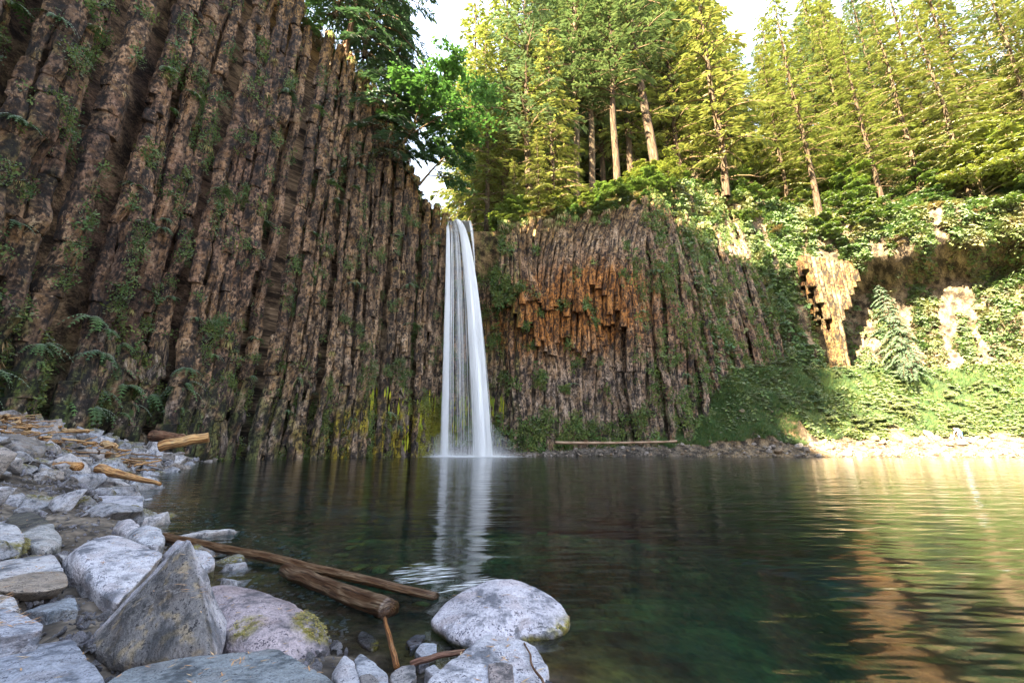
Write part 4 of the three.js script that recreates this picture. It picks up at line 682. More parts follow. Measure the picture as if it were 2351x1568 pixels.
{
  const R = rng(101);
  // [pixel column, z, prototype, scale] of the firs that stand along the rim behind the fall
  const list = [[1068, -66, 0, 1.25, 0], [1040, -74, 1, 1.1, 0], [1110, -60, 1, 1.05, 0], [1148, -62, 0, 1.35, 0], [1190, -72, 4, 1.3, 0], [1222, -59, 4, 1.3, 0], [1262, -64, 0, 1.3, 0], [1292, -57.5, 3, 1.15, 0], [1330, -66, 2, 1.25, 1], [1358, -61, 2, 1.2, 1], [1405, -63, 2, 1.3, 1], [1432, -70, 4, 1.25, 1], [1462, -60, 2, 1.2, 1], [1500, -66, 0, 1.25, 1], [1530, -72, 1, 1.3, 1], [1574, -61.5, 2, 1.45, 2], [1612, -68, 4, 1.2, 1], [1645, -66, 1, 1.25, 1], [1690, -68, 0, 1.15, 1], [1722, -72, 4, 1.1, 1], [1766, -64, 3, 1.75, 3], [1250, -54.8, 3, 0.62, 4], [1180, -55.5, 3, 0.5, 4]];
  for (const [u, z, k, sc, kind] of list) {
    const x = (u - 1175.5) / 1000 * -z * 1.0, xx = x * 0.93 - 0, p = V(xx, gy(xx, z), z);
    const L = [['sunlit yellow-green fir on the rim behind the waterfall', 'sunlit firs above the fall'], ['tall dark fir with a bare lower trunk on the rim above the column wall', 'dark firs above the column wall'], ['tallest fir with a long pale bare trunk above the broken overhang', null], ['bushy fir with branches to the ground at the corner of the gorge', null], ['young bright fir on the brink above the orange columns', 'young firs on the brink']][kind];
    put(FIR[k], 'fir_tree', p, sc * (kind === 4 ? 1.2 : 1.4) * (0.95 + 0.1 * R()), R() * 6.28, L[0], 'tree', L[1], kind === 2 ? [0, 0.06] : [(R() - 0.5) * 0.03, (R() - 0.5) * 0.04]);
  }
  for (let k = 0, t = 0; k < 74 && t < 2500; t++) {   // a second rank that closes the gaps, leaving two windows of sky
    const u = 1050 + R() * 800, z = -76 - R() * 26; if (u > 1795 && u < 1880) continue; if (u < 1010) continue;
    const x = (u - 1175.5) / 1000 * -z * 0.93; put(FIR[[0, 1, 4, 2][k % 4]], 'fir_tree', V(x, gy(x, z), z), 1.5 + 0.5 * R(), R() * 6.28, 'fir in the second rank of the wood behind the rim', 'tree', 'firs in the wood behind the rim'); k++;
  }
  // firs on the sunny slope to the right
  for (const [u, z, d, k, sc, tl] of [[1935, -66, 0, 1, 1.0, 0.1], [2010, -63, 0, 0, 1.15, 0.12], [2060, -72, 0, 4, 1.1, 0.08], [2130, -68, 0, 1, 1.1, 0.14], [2190, -62, 0, 0, 1.0, 0.12], [2250, -70, 0, 4, 1.2, 0.1], [2310, -62, 0, 1, 1.2, 0.12], [2370, -66, 0, 0, 1.2, 0.1], [2150, -84, 0, 0, 1.2, 0.1], [2010, -84, 0, 1, 1.1, 0.1], [1920, -86, 0, 4, 1.0, 0.1], [2290, -86, 0, 0, 1.2, 0.1], [2440, -58, 0, 1, 1.1, 0.1], [2080, -96, 0, 4, 1.2, 0.1], [2230, -98, 0, 1, 1.2, 0.1]]) {
    const x = (u - 1175.5) / 1000 * -z * 0.93; put(FIR[k], 'fir_tree', V(x, gy(x, z), z), sc * 1.15, R() * 6.28, 'sunlit leaning fir on the steep bright slope above the cave', 'tree', 'firs on the sunny slope', [0, tl * 0.2]);
  }
  // unseen firs added on the left cliff, their heights shaped to shade the gorge
  for (let k = 0; k < 60; k++) { const s = 0.89 + (k / 60) * 1.45 + 0.02 * R(), q = plan(s), d = 1 + R() * 4, x = q.x + q.nx * d, z = q.z + q.nz * d, h = Math.max(7, 54 + (q.z + 24) * 1.2 - q.rim + 3 * (R() - 0.5)); put(FIR[3], 'fir_tree', V(x, above(q, d) - 0.3, z), h / 22, R() * 6.28, 'unseen fir added on top of the dark cliff for its shade', 'tree', 'added shade firs on top of the dark cliff'); }
}
// broad-leaved trees among the firs of the sunny slope
const ALDER = [broadleaf(41, { H: 9, W: 4.6, trunkH: 0.2, limbs: 11, twigs: 18, leaves: 16, leaf: 0.42, col: [0.17, 0.24, 0.03] }), broadleaf(42, { H: 11, W: 4.8, trunkH: 0.25, limbs: 12, twigs: 17, leaves: 16, leaf: 0.42, col: [0.21, 0.24, 0.035], stems: 2 })];
{ const R = rng(111); for (let k = 0; k < 52; k++) { const s = 15.3 + R() * 4.6, q = plan(s), d = 2 + R() * 46, x = q.x + q.nx * d, z = q.z + q.nz * d; put(ALDER[k % 2], 'alder_tree', V(x, gy(x, z), z), 0.8 + 0.6 * R(), R() * 6.28, 'bright broad-leaved tree on the sunny slope above the cave', 'tree', 'broad-leaved trees on the sunny slope'); }
  for (let k = 0; k < 14; k++) { const s = 9.9 + R() * 3.6, q = plan(s), d = 2 + R() * 8, x = q.x + q.nx * d, z = q.z + q.nz * d; put(ALDER[k % 2], 'alder_tree', V(x, gy(x, z), z), 0.5 + 0.3 * R(), R() * 6.28, 'low sunlit broad-leaved tree on the rim under the firs', 'tree', 'broad-leaved trees on the rim'); }
  for (let k = 0; k < 46; k++) { const s = 14.6 + R() * 5.4, q = plan(s), d = 14 + R() * 50, x = q.x + q.nx * d, z = q.z + q.nz * d; put(FIR[[0, 1, 3, 4][k % 4]], 'fir_tree', V(x, gy(x, z), z), 1.15 + 0.5 * R(), R() * 6.28, 'fir among the broad-leaved trees high on the sunny slope', 'tree', 'firs high on the sunny slope'); } }
// trees that overhang the edge of the left cliff
const weeping = conifer(21, { H: 26, c0: 0.02, rad: 7, limbs: 110, dens: 34, droop: 0.75, spray: 1.3, col: [0.06, 0.12, 0.045], bend: 0.05, side: 0.35 });
{ const p = onZ(838, 120, -45.2); put(weeping, 'hemlock_tree', p, 1, 0.2, 'dark weeping hemlock leaning over the edge of the cliff', 'tree', null, [0, -0.16]); }
{ const T = new Buf(), a = onZ(786, 140, -44), b = onZ(828, -40, -44.4), pts = []; for (let i = 0; i <= 12; i++) pts.push(a.clone().lerp(b, i / 12).sub(a).add(V(0.1 * n3(i * 0.3, 1, 1), 0, 0))); T.tube(pts, (f) => 0.42 - 0.1 * f, 12, [0.34, 0.23, 0.18], 0.4); const g = group('leaning_trunk', a); mesh('trunk', T.geo(true), M.bark, g); tag(g, 'bare reddish tree trunk leaning out from the cliff edge', 'tree');
  const C = broadleaf(66, { H: 9, W: 5, leaf: 0.3, twigs: 14, leaves: 16, limbs: 8, col: [0.05, 0.13, 0.03] }).children[1]; const c = mesh('crown', C.geometry, M.leaf, g); c.position.copy(pts[12]).add(V(-3.5, -5.5, 0)); }
const maple = broadleaf(33, { H: 11, W: 6.6, trunkH: 0.28, limbs: 18, twigs: 26, leaves: 28, leaf: 0.36, col: [0.075, 0.17, 0.03], lean: 0.8, bark: [0.14, 0.11, 0.07], flat: 0.5 });
put(maple, 'maple_tree', onZ(905, 362, -46.8), 1.3, 0.1, 'broad green maple leaning out over the top of the waterfall', 'tree', null, [0, -0.12]);
const maple2 = broadleaf(34, { H: 9, W: 5, trunkH: 0.2, limbs: 13, twigs: 22, leaves: 24, leaf: 0.34, col: [0.065, 0.155, 0.03], lean: 0.3 });
put(maple2, 'maple_tree', onZ(965, 420, -48.2), 0.95, 0.4, 'drooping maple bough just above the lip of the fall', 'tree', null, [0, -0.5]);
put(weeping, 'hemlock_tree', onZ(893, 372, -47.4), 1.0, 3.4, 'drooping hemlock rooted beside the maple on the cliff edge', 'tree', null, [0, -0.05]);
put(weeping, 'hemlock_tree', onZ(770, 30, -43.4), 0.8, 2.4, 'dark hemlock standing behind the bare leaning trunk', 'tree', null, [0, -0.1]);
put(maple2, 'maple_tree', onZ(660, 10, -40), 0.8, 1.2, 'dark green maple at the top of the brown cliff', 'tree');
// the drooping tree before the cave
put(weeping, 'hemlock_tree', onZ(2092, 850, -55), 0.46, 2.1, 'spreading dark hemlock in front of the cave', 'tree', null, [0, 0.1]);

// ------------------------------------------------------------------ shrubs
const BUSH = [broadleaf(51, { H: 3.2, W: 2.0, trunkH: 0.1, limbs: 7, twigs: 12, leaves: 12, leaf: 0.30, stems: 3, col: [0.16, 0.21, 0.03] }), broadleaf(52, { H: 2.6, W: 1.8, trunkH: 0.05, limbs: 7, twigs: 12, leaves: 12, leaf: 0.26, stems: 3, col: [0.10, 0.19, 0.035] }), broadleaf(53, { H: 2.2, W: 1.6, trunkH: 0.05, limbs: 7, twigs: 11, leaves: 11, leaf: 0.22, stems: 3, col: [0.24, 0.17, 0.06] }), broadleaf(54, { H: 5.0, W: 3.0, trunkH: 0.15, limbs: 9, twigs: 13, leaves: 13, leaf: 0.34, stems: 2, col: [0.13, 0.20, 0.03] })];
{
  const R = rng(202);
  const shrub = (s, t, k, sc, label, grp) => { const q = plan(s), p = surf(s, q, t); put(BUSH[k], 'shrub', p, sc, R() * 6.28, label, 'shrub', grp, t < 1 ? [0, 0] : null); };
  for (let k = 0; k < 40; k++) { const s = 9.3 + R() * 3.5, d = R() * R() * 9; shrub(s, 1 + (0.3 + d) / 68, [0, 0, 3, 1, 2][k % 5], 0.75 + 0.5 * R(), 'bright yellow-green shrub on the brink behind the waterfall', 'shrubs on the brink'); }
  for (let k = 0; k < 46; k++) { const s = 12.4 + R() * 3.2; shrub(s, R() < 0.45 ? 0.8 + 0.2 * R() : 1 + R() * 6 / 68, [1, 1, 2, 3][k % 4], 0.7 + 0.5 * R(), 'green shrub on the ledges above the column wall', 'shrubs above the column wall'); }
  for (let k = 0; k < 84; k++) { const s = 15.2 + R() * 5, t = R() < 0.35 ? 0.72 + 0.28 * R() : 1 + Math.pow(R(), 1.3) * 34 / 68; shrub(s, t, [0, 3, 1, 3, 2, 0][k % 6], 0.8 + 0.7 * R(), 'leafy shrub on the steep slope above the cave', 'shrubs on the slope above the cave'); }
  for (let k = 0; k < 30; k++) { const s = 0.9 * R() + 18.2 + R() * 1.6, t = R() * 0.7; shrub(s, t, [0, 1, 3][k % 3], 0.7 + 0.5 * R(), 'sunlit shrub on the rock face beside the cave', 'shrubs beside the cave'); }
  for (let k = 0; k < 44; k++) { const s = 4.9 + R() * 2.85; shrub(s, 1 + R() * 1.5 / 68, [1, 2, 1][k % 3], 0.5 + 0.3 * R(), 'shrub on the mossy edge of the dark cliff', 'shrubs on the cliff edge'); }
  { const BC = COLS.filter((c) => c.side === 'B' && c.o.y1 > c.q.rim - 1.5 && c.q.x > -1.5); for (let k = 0; k < 60; k++) { const c = BC[Math.floor(R() * BC.length)], o = c.o, b = o.bend(o.y1); put(BUSH[[0, 1, 0, 2][k % 4]], 'shrub', V(o.x + o.lx * (o.y1 - o.yref) + b[0], o.y1 - 0.25, o.z + o.lz * (o.y1 - o.yref) + b[1]), 0.3 + 0.35 * R(), R() * 6.28, 'small bright shrub spilling over the top of the columns', 'shrub', 'shrubs spilling over the columns'); } }
  let n = 0; while (n < 90) { const x = 24 + 44 * R(), z = -46 - 13 * R(), d = shoreDist(x, z); if (d < 6.2 || nearest(x, z).d > -0.6) continue; const sunny = x > 34 || d < 8; put(BUSH[[0, 1, 0][n % 3]], 'shrub', V(x, groundY(x, z, d) - 0.15, z), (0.35 + 0.35 * R()) * (sunny ? 1 : 0.8), R() * 6.28, sunny ? 'bright leafy shrub on the mound behind the far beach' : 'low green shrub on the shaded grassy mound', 'shrub', sunny ? 'bright shrubs on the mound' : 'shrubs on the shaded mound'); n++; }
}

// ------------------------------------------------------------------ ferns, grass and moss on the rock
function fern(seed, col, n = 13, len = 0.85) {
  const R = rng(seed), B = new Buf();
  for (let i = 0; i < n; i++) {
    const az = i / n * 6.28 + R(), L = len * (0.7 + 0.5 * R()), up = 0.5 + 0.5 * R(), at = (t) => V(Math.cos(az) * L * t, L * (up * t - (up + 0.55) * t * t), Math.sin(az) * L * t), s = V(-Math.sin(az), 0, Math.cos(az)), c = jit(col, R, 0.5);
    for (let k = 1; k <= 11; k++) { const t = k / 11, p = at(t), w = 0.17 * L * Math.sin(Math.PI * Math.min(1, 0.18 + 0.8 * t)) + 0.01, f = at(Math.min(1, t + 0.04)).sub(p).normalize().multiplyScalar(0.045 * L); for (const sg of [-1, 1]) B.tri(p.clone().sub(f), p.clone().add(f), p.clone().addScaledVector(s, sg * w).add(f).add(V(0, -0.25 * w, 0)), c); }
    const c2 = mul(c, 0.8); for (let k = 0; k < 5; k++) B.leaf(at(k / 5), at((k + 1) / 5).sub(at(k / 5)), s.clone().multiplyScalar(0.008), c2);
  }
  return B.geo();
}
function tuft(seed, col, n = 46, L = 0.7) {
  const R = rng(seed), B = new Buf();
  for (let i = 0; i < n; i++) { const az = R() * 6.28, l = L * (0.5 + 0.7 * R()), a = V(0, 0, 0), b = V(Math.cos(az) * l * 0.35, l * 0.25 * R(), Math.sin(az) * l * 0.35), c = V(Math.cos(az) * l * 0.55, -l * (0.3 + 0.5 * R()), Math.sin(az) * l * 0.55), s = V(-Math.sin(az), 0, Math.cos(az)).multiplyScalar(0.02), k = jit(col, R, 0.6); B.tri(a.clone().sub(s), a.clone().add(s), b, k); B.leaf(a, b, s, k); B.leaf(b, c.clone().sub(b), s, k); }
  return B.geo();
}
const FERN = [fern(1, [0.065, 0.14, 0.03]), fern(2, [0.08, 0.16, 0.03], 11), fern(3, [0.055, 0.125, 0.03], 15)], TUFT = [tuft(1, [0.34, 0.23, 0.11]), tuft(2, [0.24, 0.20, 0.07]), tuft(3, [0.12, 0.17, 0.03])];
function onColumn(k, y, out = 0.9) { const { o, q } = k, b = o.bend ? o.bend(y) : [0, 0]; return V(o.x + o.lx * (y - o.yref) + b[0] - q.nx * o.r * out, y, o.z + o.lz * (y - o.yref) + b[1] - q.nz * o.r * out); }
{
  const R = rng(303), LC = COLS.filter((c) => c.side === 'L'), BC = COLS.filter((c) => c.side === 'B' && c.layer !== 1);
  const sit = (g, mat, name, k, y, sc, label, cat, grp) => { const p = onColumn(k, y), m = mesh(name, g, mat); m.position.copy(p); m.scale.setScalar(sc); m.rotation.set((R() - 0.5) * 0.5, R() * 6.28, (R() - 0.5) * 0.5); tag(m, label, cat, grp); };
  for (let n = 0; n < 80; n++) { const k = LC[Math.floor(Math.pow(R(), 1.6) * LC.length)], y = k.o.y0 + 2 + Math.pow(R(), 1.2) * 38; if (k.s > 6.6 && y > 20) continue; sit(FERN[n % 3], M.leaf, 'fern', k, y, 0.8 + 0.9 * R(), 'fern clump growing from the dark column cliff', 'fern', 'ferns on the dark cliff'); }
  for (let n = 0; n < 46; n++) { const k = LC.filter((c) => c.s < 4.6)[Math.floor(R() * LC.filter((c) => c.s < 4.6).length)], y = 3.2 + 6.5 * R() * R(); sit(FERN[n % 3], M.leaf, 'fern', k, y, 1.1 + 0.9 * R(), 'lush fern at the shaded foot of the dark cliff', 'fern', 'ferns at the foot of the dark cliff'); }
  for (let n = 0; n < 90; n++) { const k = LC[Math.floor(R() * LC.length)], y = 4 + R() * Math.min(46, k.q.rim - 5); sit(TUFT[n % 2], M.moss, 'grass_tuft', k, y, 0.7 + 0.8 * R(), 'dry hanging grass tuft on the dark column cliff', 'grass', 'dry tufts on the dark cliff'); }
  for (let n = 0; n < 120; n++) { const k = BC[Math.floor((0.3 + 0.7 * R()) * BC.length)]; if (k.q.x < 14 && R() < 0.85) continue; const lo = k.o.y0 + 1, y = lo + R() * (k.o.y1 - lo); sit([FERN[1], TUFT[0], TUFT[2], FERN[0]][n % 4], n % 4 === 1 || n % 4 === 2 ? M.moss : M.leaf, n % 4 === 1 || n % 4 === 2 ? 'grass_tuft' : 'fern', k, y, 0.8 + 0.7 * R(), n % 4 === 1 ? 'tan dry grass tuft on the column wall' : n % 4 === 2 ? 'green grass tuft on the column wall' : 'green fern clump on the column wall', n % 4 === 1 || n % 4 === 2 ? 'grass' : 'fern', n % 4 === 1 ? 'tan tufts on the column wall' : n % 4 === 2 ? 'green tufts on the column wall' : 'ferns on the column wall'); }
  // dry grass and roots hanging from the brink
  for (let n = 0; n < 330; n++) { const k = COLS[Math.floor(R() * COLS.length)]; if (k.s < 5.2 || (k.side === 'B' && k.layer) || k.o.y1 < k.q.rim - 2) continue; sit(TUFT[n % 3], M.moss, 'grass_tuft', k, k.o.y1 - R() * R() * 2.5, 1.0 + 1.1 * R(), 'golden grass and roots hanging over the brink', 'grass', 'grass hanging over the brink'); }
}
function scatter(name, geo, mat, n, fn, label, cat) {
  const im = new THREE.InstancedMesh(geo, mat, n), m = new THREE.Matrix4(), q = new THREE.Quaternion(), e = new THREE.Euler(), c = new THREE.Color(); let k = 0, t = 0;
  while (k < n && t++ < n * 30) { const r = fn(); if (!r) continue; e.set(r.rx ?? 0, r.ry ?? 0, r.rz ?? 0); q.setFromEuler(e); m.compose(r.p, q, V(r.s, r.s, r.s)); im.setMatrixAt(k, m); im.setColorAt(k, c.setRGB(...r.c)); k++; }
  im.count = k; im.name = nm(name); im.castShadow = im.receiveShadow = true; tag(im, label, cat, null, 'stuff'); scene.add(im); return im;
}
function sprig(seed, n, leaf, col, h) { const R = rng(seed), B = new Buf(); for (let i = 0; i < n; i++) { const az = R() * 6.28, r = 0.28 * Math.sqrt(R()), p = V(Math.cos(az) * r, h * R(), Math.sin(az) * r), a = R() * 6.28, l = leaf * (0.6 + 0.7 * R()); B.leaf(p, V(Math.cos(a) * l, (R() - 0.5) * l * 0.7, Math.sin(a) * l), V(-Math.sin(a), (R() - 0.5) * 0.6, Math.cos(a)).normalize().multiplyScalar(l * 0.36), jit(col, R, 0.5)); } return B.geo(); }
{
  const R = rng(404), spr = sprig(5, 16, 0.24, [1, 1, 1], 0.3), gr = (() => { const Q = rng(8), B = new Buf(); for (let i = 0; i < 22; i++) { const az = Q() * 6.28, r = 0.25 * Q(), p = V(Math.cos(az) * r, -0.03, Math.sin(az) * r), l = 0.25 + 0.3 * Q(); B.leaf(p, V(Math.cos(az) * l * 0.5, l * 0.8, Math.sin(az) * l * 0.5), V(-Math.sin(az), 0, Math.cos(az)).multiplyScalar(0.02), jit([1, 1, 1], Q, 0.4)); } return B.geo(); })();
  const green = (k) => mixc(mixc([0.07, 0.15, 0.035], [0.15, 0.21, 0.035], R()), [0.30, 0.22, 0.08], k);
  // ivy, ferns and leaves over the steep right-hand walls
  scatter('ground_cover', spr, M.cover, 21000, () => {
    const s = 13.4 + R() * 7.4, q = plan(s), t = R(), p = surf(s, q, t), b = fbm(p.x * 0.16, p.y * 0.10, p.z * 0.16, 3), stripe = n3(s * 5.5, p.y * 0.03, 2);
    let den = sstep(-0.08, 0.2, b * 0.75 + stripe * 0.75 + 0.18 * sstep(14.8, 15.6, s)); if (s > 16 && s < 18.7) den *= p.y < 27 ? Math.max(0.10 + 0.5 * sstep(17, 11, p.y), 0.8 * sstep(17.0, 17.6, s)) : 1; if (s > 18.7 && t < 0.75) den *= 0.75 + 0.25 * sstep(0, 0.3, b);
    if (s < 15.2) den *= 0.38; if (p.y < groundY(p.x, p.z) - 0.3 || R() > den) return null;
    p.x -= q.nx * (0.15 + 0.35 * R() + (s < 15.3 ? 1.9 : 0)); p.z -= q.nz * (0.15 + 0.35 * R() + (s < 15.3 ? 1.9 : 0));
    return { p, s: 0.5 + 1.9 * R() * R(), ry: R() * 6.28, rx: (R() - 0.5) * 1.6, rz: (R() - 0.5) * 1.6, c: green(s > 15.5 && s < 16.2 ? 0 : Math.max(0, n3(p.x * 0.3, p.y * 0.3, 9)) * 0.7) };
  }, 'ivy and leafy ground cover over the steep walls', 'ground cover');
  scatter('undergrowth', spr, M.cover, 16000, () => {
    const s = 8 + R() * 12.6, q = plan(s), d = Math.pow(R(), 1.5) * (s > 14.5 ? 42 : 18), p = surf(s, q, 1 + d / 68); if (s > 7.7 && s < 9.6) return null;
    const b = fbm(p.x * 0.14, p.y * 0.14, p.z * 0.14, 3); if (R() > sstep(-0.35, 0.05, b)) return null; p.y += 0.1 + 0.3 * R();
    return { p, s: 1.1 + 1.1 * R(), ry: R() * 6.28, rx: (R() - 0.5), rz: (R() - 0.5), c: green(sstep(0, 0.6, n3(p.x * 0.25, 3, p.z * 0.25)) * 0.8) };
  }, 'leafy undergrowth along the rim and slopes', 'undergrowth');
  scatter('mound_grass', gr, M.cover, 26000, () => {
    const x = 16 + 52 * R(), z = -46.5 - 14 * R(), d = shoreDist(x, z); if (d < lerp(3.4, 6.4, sstep(28, 42, x)) + 0.9 * n3(x * 0.4, z * 0.4, 1) || nearest(x, z).d > 0.2) return null;
    return { p: V(x, groundY(x, z, d), z), s: 0.8 + 0.6 * R(), ry: R() * 6.28, rx: (R() - 0.5) * 0.5, rz: (R() - 0.5) * 0.5, c: mixc([0.07, 0.17, 0.05], [0.15, 0.20, 0.04], R()) };
  }, 'soft green grass and herbs covering the mound', 'grass');
  scatter('mound_leaves', spr, M.cover, 9000, () => {
    const x = 22 + 46 * R(), z = -46.5 - 13 * R(), d = shoreDist(x, z); if (d < lerp(4.2, 6.0, sstep(28, 42, x)) + 1.5 * n3(x * 0.3, z * 0.3, 6) || nearest(x, z).d > 0.2 || R() > sstep(-0.5, 0.2, n3(x * 0.3, 2, z * 0.3)) * sstep(20, 34, x)) return null;
    return { p: V(x, groundY(x, z, d) + 0.2 * R(), z), s: 0.8 + 0.8 * R(), ry: R() * 6.28, rx: (R() - 0.5), rz: (R() - 0.5), c: mixc([0.10, 0.18, 0.03], [0.20, 0.22, 0.04], R()) };
  }, 'leafy herbs on the mound behind the far beach', 'herbs');
  // moss and small leaves on the columns
  const LC = COLS.filter((c) => c.side === 'L'), BC = COLS.filter((c) => c.side === 'B');
  scatter('cliff_moss', sprig(6, 14, 0.10, [1, 1, 1], 0.12), M.cover, 15000, () => {
    const k = LC[Math.floor(R() * LC.length)], y = k.o.y0 + 1 + Math.pow(R(), 2.1) * (k.q.rim - 3), b = fbm(k.o.x * 0.35, y * 0.22, k.o.z * 0.35, 3), near = sstep(6.3, 3.5, k.s), low = sstep(13, 3, y); if (R() > sstep(0.05, 0.35, b - 0.12 + 0.34 * low + 0.13 * near)) return null;
    const p = onColumn(k, y, 0.85 + 0.3 * R()), a = (R() - 0.5) * k.o.r * 1.3; p.x += k.q.tx * a; p.z += k.q.tz * a; const yellow = sstep(6.2, 7.2, k.s) * sstep(8, 3, y);
    return { p, s: 0.9 + 1.4 * R(), ry: R() * 6.28, rx: R() * 6, rz: R() * 6, c: mixc(mixc([0.05, 0.12, 0.03], [0.13, 0.17, 0.03], R()), [0.30, 0.28, 0.02], Math.max(yellow, 0.35 * R() * low)) };
  }, 'moss and tiny leaves in the cracks of the dark cliff', 'moss');
  scatter('wall_moss', sprig(7, 14, 0.12, [1, 1, 1], 0.14), M.cover, 9000, () => {
    const k = BC[Math.floor(R() * BC.length)], y = k.o.y0 + R() * (k.o.y1 - k.o.y0), b = fbm(k.o.x * 0.3, y * 0.2, 4, 3), w = sstep(12, 24, k.q.x), behind = sstep(-0.5, -2.5, k.q.x); if (R() > sstep(0.1, 0.4, b - 0.3 * sstep(17, 12, k.q.x) * sstep(-0.5, 0.5, k.q.x) * sstep(8, 11, y) + 0.24 * w + 0.25 * sstep(8, 2, y) + 0.15 * behind + 0.1 * sstep(27, 31, y))) return null;
    const p = onColumn(k, y, 0.9 + 0.3 * R()), a = (R() - 0.5) * k.o.r * 1.3; p.x += k.q.tx * a; p.z += k.q.tz * a;
    return { p, s: 0.9 + 1.4 * R(), ry: R() * 6.28, rx: R() * 6, rz: R() * 6, c: mixc([0.06, 0.14, 0.02], [0.16, 0.20, 0.03], R()) };
  }, 'moss and small plants on the column wall', 'moss');
  // long moss hanging beside the fall
  { const B = new Buf(); for (let n = 0; n < 420; n++) { const k = LC.concat(BC).filter((c) => c.s > 6.3 && c.s < 9.6)[Math.floor(R() * LC.concat(BC).filter((c) => c.s > 6.3 && c.s < 9.6).length)], y = 1.5 + 6 * R(), p = onColumn(k, y, 1.02 + 0.25 * R()), a = (R() - 0.5) * k.o.r * 1.4; p.x += k.q.tx * a; p.z += k.q.tz * a; const L = 0.6 + 1.6 * R(), c = mixc([0.12, 0.20, 0.02], [0.42, 0.38, 0.02], R()); B.leaf(p, V((R() - 0.5) * 0.15, -L, (R() - 0.5) * 0.1), V(k.q.tx, 0, k.q.tz).multiplyScalar(0.05 + 0.07 * R()), c); } const m = mesh('hanging_moss', B.geo(), M.moss); tag(m, 'yellow-green moss curtains hanging beside the foot of the fall', 'moss', null, 'stuff'); }
}

// ------------------------------------------------------------------ a person bending over on the far beach
{
  const foot = onZ(2206, 1004, -50.2), x = foot.x, z = foot.z, y = groundY(x, z), J = { hip: [0.10, 0.82, 0], chest: [-0.18, 1.12, 0], neck: [-0.30, 1.20, 0], head: [-0.42, 1.24, 0] };
  const bones = [[J.hip, J.chest, 0.15, 0.17, 1], [J.chest, J.neck, 0.15, 0.06, 1], [J.head, [-0.46, 1.25, 0], 0.105, 0.1, 3]];
  for (const s of [-1, 1]) { bones.push([[0.10, 0.80, 0.09 * s], [0.02 + 0.08 * s, 0.44, 0.11 * s], 0.10, 0.065, 0], [[0.02 + 0.08 * s, 0.44, 0.11 * s], [0.16 + 0.14 * s, 0.08, 0.11 * s], 0.065, 0.045, 0], [[0.16 + 0.14 * s, 0.05, 0.11 * s], [0.02 + 0.14 * s, 0.03, 0.12 * s], 0.045, 0.035, 4], [[-0.22, 1.12, 0.18 * s], [-0.30, 0.86, 0.22 * s], 0.06, 0.045, 1], [[-0.30, 0.86, 0.22 * s], [-0.42, 0.64, 0.18 * s], 0.042, 0.03, 2], [[-0.42, 0.64, 0.18 * s], [-0.46, 0.55, 0.17 * s], 0.032, 0.02, 2]); }
  const col = [[0.10, 0.20, 0.48], [0.80, 0.82, 0.85], [0.55, 0.36, 0.27], [0.20, 0.13, 0.08], [0.06, 0.06, 0.07]];
  const cap = (px, py, pz, b) => { const [a, c, r0, r1] = b, dx = c[0] - a[0], dy = c[1] - a[1], dz = c[2] - a[2], t = clamp(((px - a[0]) * dx + (py - a[1]) * dy + (pz - a[2]) * dz) / (dx * dx + dy * dy + dz * dz), 0, 1); return Math.hypot(px - a[0] - dx * t, py - a[1] - dy * t, pz - a[2] - dz * t) - lerp(r0, r1, t); };
  const N = 72, mc = new MarchingCubes(N, M.person, false, false, 60000), S = 0.75, C = [0, 0.66, 0];
  for (let k = 0; k < N; k++) for (let j = 0; j < N; j++) for (let i = 0; i < N; i++) { const px = (i - N / 2) / (N / 2) * S + C[0], py = (j - N / 2) / (N / 2) * S + C[1], pz = (k - N / 2) / (N / 2) * S + C[2]; let e = 0; for (const b of bones) e += Math.exp(-cap(px, py, pz, b) * 45); mc.field[i + j * N + k * N * N] = Math.log(e + 1e-30) / 45; }
  mc.isolation = 0; mc.update();
  const n = mc.count, pos = new Float32Array(n * 3), nor = new Float32Array(n * 3), cc = new Float32Array(n * 3);
  for (let i = 0; i < n; i++) { const p = [0, 1, 2].map((c) => mc.positionArray[i * 3 + c] * S + C[c]); let bi = 0, bd = 9; bones.forEach((b, q) => { const d = cap(...p, b); if (d < bd) { bd = d; bi = q; } }); let c = col[bones[bi][4]]; if (bones[bi][4] === 3 && p[0] < -0.47 && p[1] < 1.27) c = col[2]; for (let k = 0; k < 3; k++) { pos[i * 3 + k] = p[k]; nor[i * 3 + k] = mc.normalArray[i * 3 + k]; cc[i * 3 + k] = c[k]; } }
  const g = new THREE.BufferGeometry(); g.setAttribute('position', new THREE.BufferAttribute(pos, 3)); g.setAttribute('normal', new THREE.BufferAttribute(nor, 3)); g.setAttribute('color', new THREE.BufferAttribute(cc, 3));
  const m = mesh('person', g, M.person); m.position.set(x, y + 0.02, z); tag(m, 'person in a white top and blue trousers bending forward on the sunlit beach', 'person');
}
// white water between the log and the notched boulder
{
  const R = rng(606), B = new Buf();
  for (let n = 0; n < 120; n++) { const f = R(), c = R() < 0.7 ? A8(lerp(820, 1180, f), lerp(850, 830, f) + (R() - 0.5) * 150 * Math.sin(Math.PI * (0.1 + 0.8 * f)), 3.9) : A8(lerp(1150, 1480, f), lerp(960, 870, f) + (R() - 0.5) * 40, 3.6); const g = onY(1175.5 + (c.x / -c.z) * 1000, 1040.8, 0); const r = c.clone().sub(camera.position), t = -EYE / r.y, p = camera.position.clone().addScaledVector(r, t); B.leaf(V(p.x, 0.010 + 0.012 * R(), p.z), V(0.10 + 0.16 * R(), 0, -0.03 - 0.05 * R()), V(0.001, 0, 0.0015 + 0.003 * R()), [1, 1, 1]); }
  const m = mesh('white_water', B.geo(), M.fall); tag(m, 'streaks of white water between the log and the notched boulder', 'white water', null, 'stuff');
}

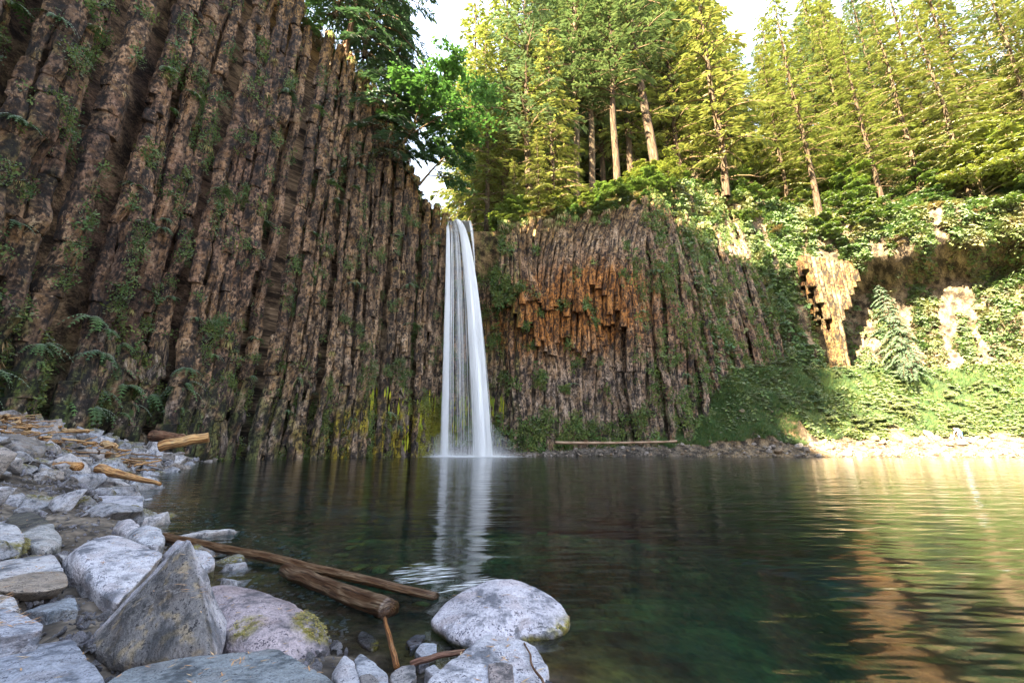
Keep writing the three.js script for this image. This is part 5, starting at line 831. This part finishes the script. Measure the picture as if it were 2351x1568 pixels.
// needles and moss on the near rocks
{
  const R = rng(707), rocks = scene.children.filter((o) => o.isMesh && ['boulder', 'slab', 'pyramid_rock'].includes(o.name.replace(/_\d+$/, '')) && o.position.z > -6 && o.geometry.attributes.position.count > 30000);
  const pick = (o, up) => { const p = o.geometry.attributes.position, n = o.geometry.attributes.normal; for (let k = 0; k < 60; k++) { const i = Math.floor(R() * p.count); if (n.getY(i) > up) return V(p.getX(i), p.getY(i), p.getZ(i)).add(o.position); } return null; };
  const needle = (() => { const B = new Buf(); B.leaf(V(0, 0.002, 0), V(0.045, 0.004, 0), V(0, 0, 0.003), [1, 1, 1]); B.leaf(V(0, 0.002, 0), V(0.03, 0.003, 0.02), V(0.002, 0, 0.002), [1, 1, 1]); return B.geo(); })();
  scatter('dry_needles', needle, M.moss, 420, () => { const p = pick(rocks[Math.floor(R() * rocks.length)], 0.75); return p && { p, s: 0.5 + 0.9 * R(), ry: R() * 6.28, c: mixc([0.42, 0.20, 0.08], [0.5, 0.36, 0.2], R()) }; }, 'dry needles and leaf scraps lying on the near rocks', 'leaf litter');
  const round = rocks.find((o) => o.userData.label.startsWith('broad rounded')), hung = rocks.filter((o) => /hung with/.test(o.userData.label));
  const spots = [[round, A7(2170, 1170, 2.68), 0.15], [round, A7(1670, 1150, 2.55), 0.09]];
  scatter('rock_moss', sprig(9, 18, 0.15, [1, 1, 1], 0.15), M.cover, 520, () => {
    if (R() < 0.6) { const [o, c, r] = spots[R() < 0.7 ? 0 : 1], p = pick(o, 0.1); if (!p || p.distanceTo(c) > r * (0.4 + R())) return null; return { p, s: 0.03 + 0.05 * R(), ry: R() * 6.28, c: mixc([0.20, 0.17, 0.03], [0.42, 0.34, 0.06], R()) }; }
    const o = hung[Math.floor(R() * hung.length)], p = o && pick(o, -0.2); if (!p || p.y > o.position.y + 0.24) return null; return { p, s: 0.06 + 0.1 * R(), ry: R() * 6.28, c: mixc([0.16, 0.15, 0.03], [0.34, 0.28, 0.05], R()) };
  }, 'olive moss tufts on the near boulders', 'moss');
}
renderer.render(scene, camera);
